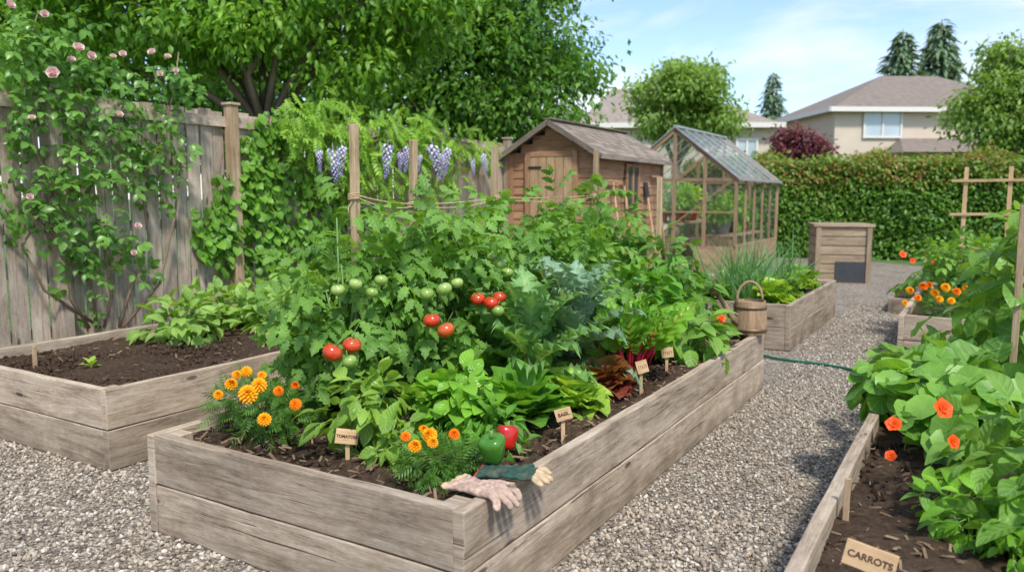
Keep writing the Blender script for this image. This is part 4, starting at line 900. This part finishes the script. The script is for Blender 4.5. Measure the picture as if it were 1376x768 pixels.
for sg in (-1, 1):
    We = SC+sg*((SW1-SW0)/2+ov); Ze = RH-(RH-EH)*(1+ov/((SW1-SW0)/2)); n = 8
    sl = A([0, 0, 0.])+(G(0, SC, RH+.05)-G(0, We, Ze+.05)); L = np.linalg.norm(sl); slu = sl/L; nor = np.cross(slu, UA); nor = nor*np.sign(nor[2])
    rb.board(G(SU0-.16, 0)+G(0, We, Ze+.03)+sl/2, G(SU1+.16, 0)+G(0, We, Ze+.03)+sl/2, L, .016, nor)
    for i in range(n):
        U = SU0-.18
        while U < SU1+.16:
            w = .1+.08*rng.random(); w = min(w, SU1+.18-U)
            if w < .03: break
            c = G(U+w/2, We, Ze+.038)+slu*(L/n*(i))
            rb.board(c, c+slu*(L/n*1.25)-nor*.004, w-.006, .009, nor+slu*-.06); U += w
rb.board(G(SU0-.18, SC, RH+.062), G(SU1+.18, SC, RH+.062), .14, .015, ZA)
rb.build('roof', M['shingle'], t)
b = FB()
for sg in (-1, 1):
    We = SC+sg*((SW1-SW0)/2+ov); Ze = RH-(RH-EH)*(1+ov/((SW1-SW0)/2))
    b.board(G(SU0-.175, SC, RH+.01), G(SU0-.175, We, Ze+.01), .026, .075, ZA); b.board(G(SU0-.16, We, Ze+.005), G(SU1+.16, We, Ze+.005), .022, .06, ZA)
b.build('fascia', M['shingle'], t)
w = FB(); w0, w1, z0, z1 = 11.6, 12.1, 1.35, 2.0; w.board(G(w0, SW1+.03, (z0+z1)/2), G(w1, SW1+.03, (z0+z1)/2), .02, z1-z0, ZA); w = w.build('window', M['window'], t)
b = FB()
for U in (w0, (w0+w1)/2, w1): b.board(G(U, SW1+.045, z0-.03), G(U, SW1+.045, z1+.03), .045, .03, WA)
for zz in (z0, z1): b.board(G(w0+.023, SW1+.046, zz), G(w1-.023, SW1+.046, zz), .03, .045, ZA)
b.build('frame', M['shed'], w)
def tool(name, label, U, kind, h):
    p = G(U, SW1+.35, 0); e = G(U+.05, SW1+.07, h); t = thing(name, label, 'garden tool', p, 'tools leaning on the shed')
    FB().tube([p+(e-p)*.0, e], .016, 8).build('handle', M['door'], t, smooth=True); b = FB(); d = (e-p)/np.linalg.norm(e-p)
    if kind == 'rake':
        b.board(e-UA*.2, e+UA*.2, .03, .03, ZA)
        for i in range(9): b.board(e+UA*(-.18+.045*i), e+UA*(-.18+.045*i)+WA*.09-ZA*.02, .008, .008, ZA)
    elif kind == 'hoe': b.board(e-UA*.08+WA*.05, e+UA*.08+WA*.05, .1, .006, ZA); b.tube([e, e+WA*.05], .01, 6)
    else: b.board(e, e+d*.26, .17, .008, WA, 2)
    b.build('head', M['metal'] if kind != 'rake' else M['door'], t)
tool('rake', 'wooden rake leaning upside down on the shed near its front corner', 10.95, 'rake', 1.75)
tool('hoe', 'long handled hoe leaning on the shed beside the window', 11.35, 'hoe', 1.8)
tool('spade', 'spade leaning blade up on the shed beyond the window', 12.4, 'spade', 1.5)
tool('rake', 'thin wooden rake leaning on the shed nearest the greenhouse', 12.8, 'rake', 1.85)
# ---------------------------------------------------------------- greenhouse
GU0, GU1, GW0, GW1 = 15.8, 19.4, -6.84, -4.26; GC = (GW0+GW1)/2; GE = 1.86; GR = 2.88; BW = .5
t = thing('greenhouse', 'small gabled greenhouse with glass roof beside the shed', 'greenhouse', G((GU0+GU1)/2, GC, 0))
b = FB()
for W in (GW0, GW1): b.board(G(GU0, W, BW/2), G(GU1, W, BW/2), .06, BW, ZA)
b.board(G(GU1, GW0+.03, BW/2), G(GU1, GW1-.03, BW/2), .06, BW, ZA)
b.board(G(GU0, GW0+.03, BW/2), G(GU0, GC-.45, BW/2), .06, BW, ZA); b.board(G(GU0, GC+.45, BW/2), G(GU0, GW1-.03, BW/2), .06, BW, ZA); b.build('base_wall', M['ghframe'], t)
b = FB(); g = FB(); al = FB(); rg = FB()
def slope(W): return GE+(GR-GE)*(1-abs(W-GC)/((GW1-GW0)/2))
for U in (GU0, GU1):
    for W in np.linspace(GW0, GW1, 5): b.board(G(U, W, BW), G(U, W, slope(W)), .06, .06, UA)
    b.board(G(U, GW0, GE), G(U, GW1, GE), .05, .06, ZA)
    for sg in (GW0, GW1): b.board(G(U, sg, GE), G(U, GC, GR), .06, .08, ZA)
    b.board(G(U, GW0, 1.2), G(U, GW1, 1.2), .04, .035, ZA)
    v = [G(U+.01, GW0, BW), G(U+.01, GW1, BW), G(U+.01, GW1, GE), G(U+.01, GC, GR), G(U+.01, GW0, GE)]; g.raw(v, [(0, 1, 2, 3, 4)])
for W in (GW0, GW1):
    for U in np.linspace(GU0, GU1, 6)[1:-1]: b.board(G(U, W, BW), G(U, W, GE), .04, .045, UA)
    b.board(G(GU0, W, GE+.01), G(GU1, W, GE+.01), .07, .07, ZA); b.board(G(GU0, W, BW+.02), G(GU1, W, BW+.02), .07, .05, ZA)
    g.raw([G(GU0, W+.005, BW), G(GU1, W+.005, BW), G(GU1, W+.005, GE), G(GU0, W+.005, GE)], [(0, 1, 2, 3)])
    sg = 1 if W == GW1 else -1; We = W+sg*.08; Ze = GE-.08*(GR-GE)/((GW1-GW0)/2)
    rg.raw([G(GU0-.05, We, Ze+.05), G(GU1+.05, We, Ze+.05), G(GU1+.05, GC, GR+.05), G(GU0-.05, GC, GR+.05)], [(0, 1, 2, 3)])
    for U in np.linspace(GU0-.05, GU1+.05, 7): al.board(G(U, We, Ze+.065), G(U, GC, GR+.065), .03, .022, ZA)
    al.board(G(GU0-.05, We, Ze+.06), G(GU1+.05, We, Ze+.06), .05, .05, ZA)
al.board(G(GU0-.06, GC, GR+.08), G(GU1+.06, GC, GR+.08), .07, .045, ZA)
b.board(G(GU0, GC-.6, BW), G(GU0, GW1-.05, GE), .03, .03, ZA)
b.build('frame', M['ghframe'], t); al.build('roof_bars', M['alu'], t); g.build('wall_glass', M['glass'], t); rg.build('roof_glass', M['roofglass'], t)
t = thing('potting_bench', 'slatted potting bench inside the greenhouse', 'bench', G(17.2, -5.9, 0))
FB().board(G(16.0, -5.9, .95), G(19, -5.9, .95), .9, .04, ZA).build('bench_top', M['stake'], t)
for U in (16.05, 18.9):
    for W in (-6.25, -5.55): FB().board(G(U, W, 0), G(U, W, .93), .05, .05, UA).build('leg', M['stake'], t)
t = thing('potting_bench', 'low bench just inside the right glass wall of the greenhouse', 'bench', G(17.2, -4.7, 0))
FB().board(G(16.3, -4.72, .7), G(19, -4.72, .7), .6, .04, ZA).build('bench_top', M['stake'], t)
for U in (16.35, 18.9):
    for W in (-4.95, -4.5): FB().board(G(U, W, 0), G(U, W, .68), .05, .05, UA).build('leg', M['stake'], t)
for (U, W, z, r, m, lb, lm) in ((16.15, -5.95, .97, .17, 'terracotta', 'red pot with a green plant at the front of the greenhouse bench', 'basil'), (16.3, -5.6, .97, .16, 'terracotta', 'second red pot on the greenhouse bench', 'broad'), (16.9, -5.8, .97, .16, 'blackplastic', 'black pot with a leafy plant on the greenhouse bench', 'basil'), (17.7, -5.8, .97, .16, 'terracotta', 'red pot with a tall plant toward the back of the greenhouse bench', 'lettuce'), (16.6, -4.75, .72, .18, 'potgrey', 'blue grey planter inside the right glass wall', 'broad'), (17.4, -4.75, .72, .16, 'blackplastic', 'dark pot on the low greenhouse bench', 'basil'), (18.2, -4.75, .72, .16, 'terracotta', 'red pot at the far end of the low greenhouse bench', 'broad')):
    p = G(U, W, z); t = thing('potted_plant', lb, 'potted plant', p, 'pots in the greenhouse')
    FB().lathe([(.001, .001), (r*.7, .001), (r, r*1.5), (r*1.08, r*1.5), (r*1.08, r*1.7), (r*.95, r*1.7), (r*.9, r*1.5), (.001, r*1.5)], p, 18).build('pot', M[m], t, smooth=True)
    f = FB(); bush(f, L_OV, [(p[0], p[1], z+r*3., .27, .27, .3)], 120, .2, lo=.5); f.build('foliage', M[lm], t, smooth=True)
# ---------------------------------------------------------------- compost bin
cp = G(15.25, -2.22, 0); t = thing('compost_bin', 'slatted wooden compost bin with a lid in front of the hedge', 'compost bin', cp)
w, dp, h = .92, .9, .98; b = FB(); n = 6
CX = A([.97, -.24, 0]); CY = A([.24, .97, 0])
for i in range(n):
    zz = h/n*(i+.5)
    b.board(cp-CX*w/2-CY*dp/2+ZA*zz, cp+CX*w/2-CY*dp/2+ZA*zz, .03, h/n-.014, ZA, r=.4+.3*(i % 2)); b.board(cp-CX*w/2+CY*dp/2+ZA*zz, cp+CX*w/2+CY*dp/2+ZA*zz, .03, h/n-.014, ZA)
    for sg in (-1, 1): b.board(cp+sg*CX*(w/2-.02)-CY*(dp/2-.02)+ZA*zz, cp+sg*CX*(w/2-.02)+CY*(dp/2-.02)+ZA*zz, .03, h/n-.014, ZA)
b.build('slat_walls', M['compost'], t)
for sx in (-1, 1):
    for sy in (-1, 1): FB().board(cp+sx*CX*(w/2-.04)+sy*CY*(dp/2+.033), cp+sx*CX*(w/2-.04)+sy*CY*(dp/2+.033)+ZA*(h-.01), .08, .035, CY).build('corner_post', M['compost'], t)
b = FB()
for i in range(4): b.board(cp-CX*(w/2+.04)+CY*(-dp/2-.06+(dp+.12)*(i+.5)/4)+ZA*(h+.03), cp+CX*(w/2+.04)+CY*(-dp/2-.06+(dp+.12)*(i+.5)/4)+ZA*(h+.03), (dp+.12)/4-.006, .045, ZA)
b.build('lid', M['compost'], t)
FB().board(cp-CX*.12-CY*(dp/2+.024)+ZA*.2, cp+CX*.37-CY*(dp/2+.024)+ZA*.2, .014, .34, ZA).build('hatch', M['blackplastic'], t)
# ---------------------------------------------------------------- hedge
def hedge(label, p0, p1, H, D, n):
    p0 = A(p0); p1 = A(p1); d = p1-p0; L = np.linalg.norm(d); d /= L; nr = np.cross(d, ZA)
    t = thing('hedge', label, 'hedge', (p0+p1)/2); f = FB()
    FB().board(p0+ZA*(H*.48), p1+ZA*(H*.48), D*.72, H*.92, ZA).build('dark_core', M['core'], t)  # solid dark box within the leaf shell, standing in for the shaded hedge interior
    x = rng.random(n)*L; k = rng.random(n); z = np.where(k < .8, rng.random(n)*H, H); o = np.where(k < .8, np.where(nr[1] < 0, 1, -1)*D/2, (rng.random(n)-.5)*D)
    bmp = .08*np.sin(x*2.3+z*1.7)+.07*np.sin(x*5.1-z*3.9)
    P = p0+x[:, None]*d+(o*(1+bmp*1.2))[:, None]*nr+(z+np.where(k >= .8, bmp*.9+rng.normal(0, .07, n), 0))[:, None]*ZA+rng.normal(0, .06, (n, 3))
    sg = np.where(k < .8, np.sign(o), 0)[:, None]; dr = nr*sg*.7+rng.normal(0, .6, (n, 3))-ZA*.2; up = ZA*.7+nr*sg*.7+rng.normal(0, .4, (n, 3))
    cl = .5+.5*np.sin(x*1.7+1+z*.8)*np.sin(z*2.9+x*.9)
    f.add(L_SIMPLE, frames(dr, up), P, .09+.08*rng.random(n), np.clip(.05+.4*rng.random(n)+.5*cl*rng.random(n)+.5*(z/H > .76)*rng.random(n), 0, 1)); f.build('foliage', M['hedge'], t, smooth=True)
hedge('tall clipped hedge with reddish brown tips across the far end', (4.6, 20.9, 0), (19.5, 16.3, 0), 2.38, 1.1, 42000)
# ---------------------------------------------------------------- trees
def tree(name, label, base, fork, tr, blobs, ncl, nleaf, L, mat, group=None, tpl=L_SIMPLE, droop=.4, clr=.34, twigs=5):
    t = thing(name, label, 'tree', base, group); bk = FB(); B = A(base, dtype=float); F = A(fork, dtype=float)
    bk.tube([B-ZA*.05, B*.6+F*.4+A([.1*tr, .3*tr, 0]), F], [tr*1.25, tr*.95, tr*.75], 10)
    for q in blobs:
        c = A(q[:3]); m1 = F*.62+c*.38+A([rng.normal(0, .15), rng.normal(0, .15), .12]); m2 = F*.3+c*.7+A([rng.normal(0, .2), rng.normal(0, .15), rng.normal(.1, .1)])
        bk.tube([F-ZA*tr*.6, m1, m2, c], [tr*.5, tr*.36, tr*.24, tr*.12], 7)
        for j in range(twigs):
            dd = nrm(rng.normal(size=3)); e = c+dd*A(q[3:6])*.85; s0 = m2*.5+c*.5 if j % 2 else c
            bk.tube([s0, (s0+e)/2+rng.normal(0, .1, 3), e], [tr*.13, tr*.08, .008], 5)
    bk.build('trunk', M['bark'], t, smooth=True)
    vol = A([(q[3]*q[4]*q[5])**(2/3) for q in blobs]); vol /= vol.sum(); f = FB()
    for q, w in zip(blobs, vol):
        nc = max(3, int(ncl*w)); d, r = ball(nc, .38); C = A(q[:3])+d*r[:, None]*A(q[3:6]); m = int(nleaf*w)
        ci = rng.integers(0, nc, m); cr = rng.random(nc)
        off = rng.normal(0, 1, (m, 3))*A([clr, clr, clr*.6]); P = C[ci]+off
        dr = nrm(P-A(q[:3]))*.5+rng.normal(0, .55, (m, 3))-droop*ZA; up = ZA+rng.normal(0, .5, (m, 3))+A([.1, -.5, 0])
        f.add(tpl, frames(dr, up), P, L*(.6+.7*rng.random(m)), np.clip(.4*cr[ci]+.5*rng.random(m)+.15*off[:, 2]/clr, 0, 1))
    f.build('crown', M[mat], t, smooth=True); return t
tree('cherry_tree', 'spreading tree with visible brown limbs right behind the fence', (-3.3, 10.6, 0), (-3.3, 10.6, 2.45), .12,
     [(-5.2, 10.4, 4.3, 1.2, 1.1, .7), (-4.1, 10.2, 4.9, 1.3, 1.2, .8), (-2.6, 10.3, 4.8, 1.4, 1.2, .75), (-1.6, 10.3, 4.1, 1.0, 1.0, .7), (-3.3, 10.6, 5.8, 1.8, 1.6, .9), (-6.0, 10.4, 3.5, 1.0, .9, .6), (-2.0, 10.8, 3.3, .8, .8, .5), (-4.9, 10.5, 5.6, 1.5, 1.4, .9), (-1.4, 10.6, 5.2, 1.3, 1.2, .8), (-4.3, 10.2, 3.7, .9, .8, .45), (-3.0, 10.1, 3.8, .9, .8, .45)], 230, 46000, .125, 'treeleaf', tpl=L_TREE, droop=.45, clr=.26)
tree('dark_tree', 'dense dark green tree standing behind the wisteria and left of the shed', (-.7, 15, 0), (-.7, 15, 2.1), .2,
     [(-.8, 15, 4.0, 1.5, 1.3, 1.4), (.5, 15, 4.4, 1.1, 1.1, 1.3), (-.2, 15, 5.6, 1.5, 1.4, 1.2), (.5, 14.8, 3.1, .95, .9, .8), (-1.6, 15, 5.3, 1.3, 1.2, 1.2), (-1.2, 14.6, 2.8, 1.2, .9, .8), (-.3, 14.8, 3.4, 1.3, 1., 1.)], 170, 32000, .14, 'treedark', clr=.32)
tree('background_tree', 'big leafy tree filling the top left behind the roses', (-8.2, 14, 0), (-8.2, 14, 2.2), .25,
     [(-8.6, 14, 4.5, 2., 1.6, 1.8), (-6.3, 14.3, 4.6, 1.9, 1.5, 1.8), (-10, 14, 3.2, 1.8, 1.4, 1.6), (-6.5, 14, 3.0, 1.6, 1.2, 1.2), (-8.2, 14, 6.3, 2.2, 1.8, 1.4)], 150, 26000, .17, 'treedark', clr=.4)
tree('background_tree', 'leafy tree between the cherry tree and the dense dark tree', (-3.6, 15.5, 0), (-3.6, 15.5, 2.2), .22,
     [(-3.6, 15.5, 4.4, 1.8, 1.4, 1.7), (-4.6, 15.3, 3.2, 1.6, 1.2, 1.3), (-2.5, 15.4, 3.3, 1.5, 1.2, 1.3), (-3.2, 15.5, 6.2, 2., 1.5, 1.3), (-5., 15.3, 5.2, 1.5, 1.3, 1.4)], 130, 24000, .16, 'treedark', clr=.38)
tree('round_tree', 'light green round tree behind the shed and greenhouse', (5.6, 27, 0), (5.6, 27, 2.6), .2,
     [(5.5, 27, 4.7, 1.4, 1.3, 1.1), (6.5, 27, 4.9, 1.1, 1.1, 1.0), (4.9, 27, 4.3, .8, .9, .7), (5.9, 27, 5.5, 1.0, 1.1, .7), (6.8, 27, 4.1, .8, .9, .7)], 80, 12000, .2, 'treefar', clr=.3)
tree('purple_tree', 'small dark red leaved tree behind the hedge', (9.4, 26, 0), (9.4, 26, 1.8), .1, [(9.35, 26, 3.2, .6, .7, .55), (9.8, 26, 2.9, .5, .6, .45)], 30, 4000, .16, 'purple', clr=.2)
tree('garden_tree', 'light green tree in front of the beige house at the right', (15.2, 24, 0), (15.2, 24, 2.4), .18,
     [(14.6, 24, 4.3, 1.0, 1., .9), (15.6, 24, 5.2, 1.2, 1.1, 1.), (16.2, 24, 4.2, 1.4, 1.2, 1.1), (14.9, 24, 3.5, 1., .9, .8), (15.1, 24, 5.8, .7, .7, .7), (17.0, 24, 5.3, 1.1, 1., 1.), (14.1, 24, 4.0, .7, .7, .7)], 90, 14000, .19, 'treefar', clr=.33)
def conifer(label, x, y, h, R, n):
    t = thing('conifer', label, 'tree', (x, y, 0), 'conifers behind the houses'); FB().tube([(x, y, 0), (x, y, h)], [R*.13, .03], 8).build('trunk', M['bark'], t, smooth=True)
    f = FB(); z = h*(1-rng.random(n)**.6*.82); tier = np.floor(z/(h*.045)); a = rng.random(n)*2*PI; rr = R*(1-z/h)**.8*(.25+.85*rng.random(n))*(.6+.6*np.abs(np.sin(tier*2.1+np.floor(a*1.4)*1.7)))
    P = np.stack([x+rr*np.cos(a), y+rr*np.sin(a), z-rr*.22], 1); d = np.stack([np.cos(a), np.sin(a), -.25+0*a], 1)+rng.normal(0, .35, (n, 3))
    f.add(L_LANCE, frames(d, np.tile(ZA, (n, 1))+rng.normal(0, .3, (n, 3))), P, R*.26*(.6+.6*rng.random(n))); f.build('crown', M['conif'], t, smooth=True)
conifer('small conifer left of the purple tree', 16.0, 49, 9.1, 1.9, 3200)
conifer('left conifer of the pair above the beige house roof', 27.2, 56, 13.1, 3.3, 4400)
conifer('right conifer of the pair above the beige house roof', 30.4, 57, 14.0, 3.5, 4400)
# ---------------------------------------------------------------- houses
def house(label, x0, x1, y0, y1, eave, ridge, rx0, rx1, roofm, wins, ang, extra=None, ovh=.45):
    c = A([(x0+x1)/2, (y0+y1)/2, 0]); t = thing('house', label, 'house', c); t.rotation_euler = (0, 0, ang)
    def bx(x0, x1, y0, y1, z0, z1, name, mat, par, r=None):
        v = [(x, y, z) for z in (z0, z1) for x, y in ((x0, y0), (x1, y0), (x1, y1), (x0, y1))]
        return FB().raw(v, [(0, 1, 2, 3), (4, 5, 6, 7), (0, 1, 5, 4), (1, 2, 6, 5), (2, 3, 7, 6), (3, 0, 4, 7)]).build(name, mat, par)
    bx(x0, x1, y0, y1, 0, eave-.01, 'wall', M['siding'], t)
    X0, X1, Y0, Y1 = x0-ovh, x1+ovh, y0-ovh, y1+ovh; ym = (y0+y1)/2
    v = [(X0, Y0, eave), (X1, Y0, eave), (X1, Y1, eave), (X0, Y1, eave), (rx0, ym, ridge), (rx1, ym, ridge)]
    FB().raw(v, [(0, 1, 5, 4), (1, 2, 5), (2, 3, 4, 5), (3, 0, 4), (0, 3, 2, 1)]).build('roof', roofm, t)
    b = FB(); b.board((X0, Y0-.02, eave+.01), (X1, Y0-.02, eave+.01), .06, .22, ZA); b.board((X0-.02, Y0, eave+.01), (X0-.02, Y1, eave+.01), .06, .22, ZA); b.build('gutter', M['trim'], t)
    for wx0, wx1, wz0, wz1 in wins:
        w = bx(wx0, wx1, y0-.06, y0-.02, wz0, wz1, 'window', M['housewin'], t)
        f = FB(); yy = y0-.08
        for X in (wx0, (wx0+wx1)/2, wx1): f.board((X, yy, wz0-.06), (X, yy, wz1+.06), .1, .05, A([0, 1, 0]))
        for Z in (wz0, wz1): f.board((wx0+.05, yy-.003, Z), (wx1-.05, yy-.003, Z), .05, .1, ZA)
        f.build('frame', M['trim'], w)
    if extra:
        ex0, ex1, d, ze, zr = extra
        FB().raw([(ex0, y0-d, ze), (ex1, y0-d, ze), (ex1, y0-.01, zr), (ex0+.9, y0-.01, zr), (ex0, y0-.01, ze)], [(0, 1, 2, 3), (0, 3, 4)]).build('porch_roof', roofm, t)
    return t
house('beige two storey house with a brown hip roof behind the hedge', 15.1, 26, 38, 47, 5.6, 7.9, 19.6, 22.6, M['roof'], [(16.5, 18.3, 4.35, 5.55), (21.5, 23.2, 4.35, 5.5)], .05, (17.4, 25, 2., 3.55, 4.3))
house('pale house with a grey brown roof behind the round tree', 3.4, 11.9, 36, 44, 4.7, 6.9, 5.0, 8.6, M['roof2'], [(10.3, 11.2, 3.1, 4.1)], -.03)
# ---------------------------------------------------------------- light, world, camera
EL = math.radians(54); az = A([.30, -.954]); sd = Vector((az[0]*math.cos(EL), az[1]*math.cos(EL), math.sin(EL)))
sun = bpy.data.lights.new('sun', 'SUN'); sun.energy = 4.4; sun.angle = math.radians(7); sun.color = (1, .955, .88)
so = bpy.data.objects.new('sun', sun); COL.objects.link(so); so.rotation_euler = sd.to_track_quat('Z', 'Y').to_euler(); so.location = (4, -8, 12)
wd = bpy.data.worlds.new('World'); S.world = wd; wd.use_nodes = True; t = wd.node_tree; t.nodes.clear(); out = t.nodes.new('ShaderNodeOutputWorld')
sky = N(t, 'ShaderNodeTexSky', sky_type='NISHITA', sun_disc=False, sun_elevation=EL, sun_rotation=math.atan2(az[0], az[1]), air_density=1., dust_density=.5, ozone_density=1.6)
tc = N(t, 'ShaderNodeTexCoord').outputs['Generated']
mp = N(t, 'ShaderNodeMapping', {'Vector': tc, 'Scale': (1.2, 1.2, 5.)})
n = N(t, 'ShaderNodeTexNoise', {'Vector': mp.outputs[0], 'Scale': 2.6, 'Detail': 7., 'Roughness': .55, 'Distortion': .4}).outputs[0]
cl = ramp(t, n, [(.44, 0.), (.72, .9)])
skc = mix(t, 1., sky.outputs[0], (1.5, 1.53, 1.63), 'MULTIPLY')
col = mix(t, cl, skc, (8., 8.1, 8.2))
bg = N(t, 'ShaderNodeBackground', {'Color': col, 'Strength': .145}); t.links.new(bg.outputs[0], out.inputs[0])
cam = bpy.data.cameras.new('camera'); co = bpy.data.objects.new('camera', cam); COL.objects.link(co)
co.location = (0, 0, CAMH); co.rotation_euler = (PI/2-PT, 0, 0); cam.sensor_width = 36; cam.lens = FPX/1376*36; cam.clip_end = 2000; cam.clip_start = .05
cam.dof.use_dof = True; cam.dof.focus_distance = 3.9; cam.dof.aperture_fstop = 2.4
S.camera = co
S.view_settings.view_transform = 'Standard'; S.view_settings.look = 'None'; S.view_settings.exposure = 0
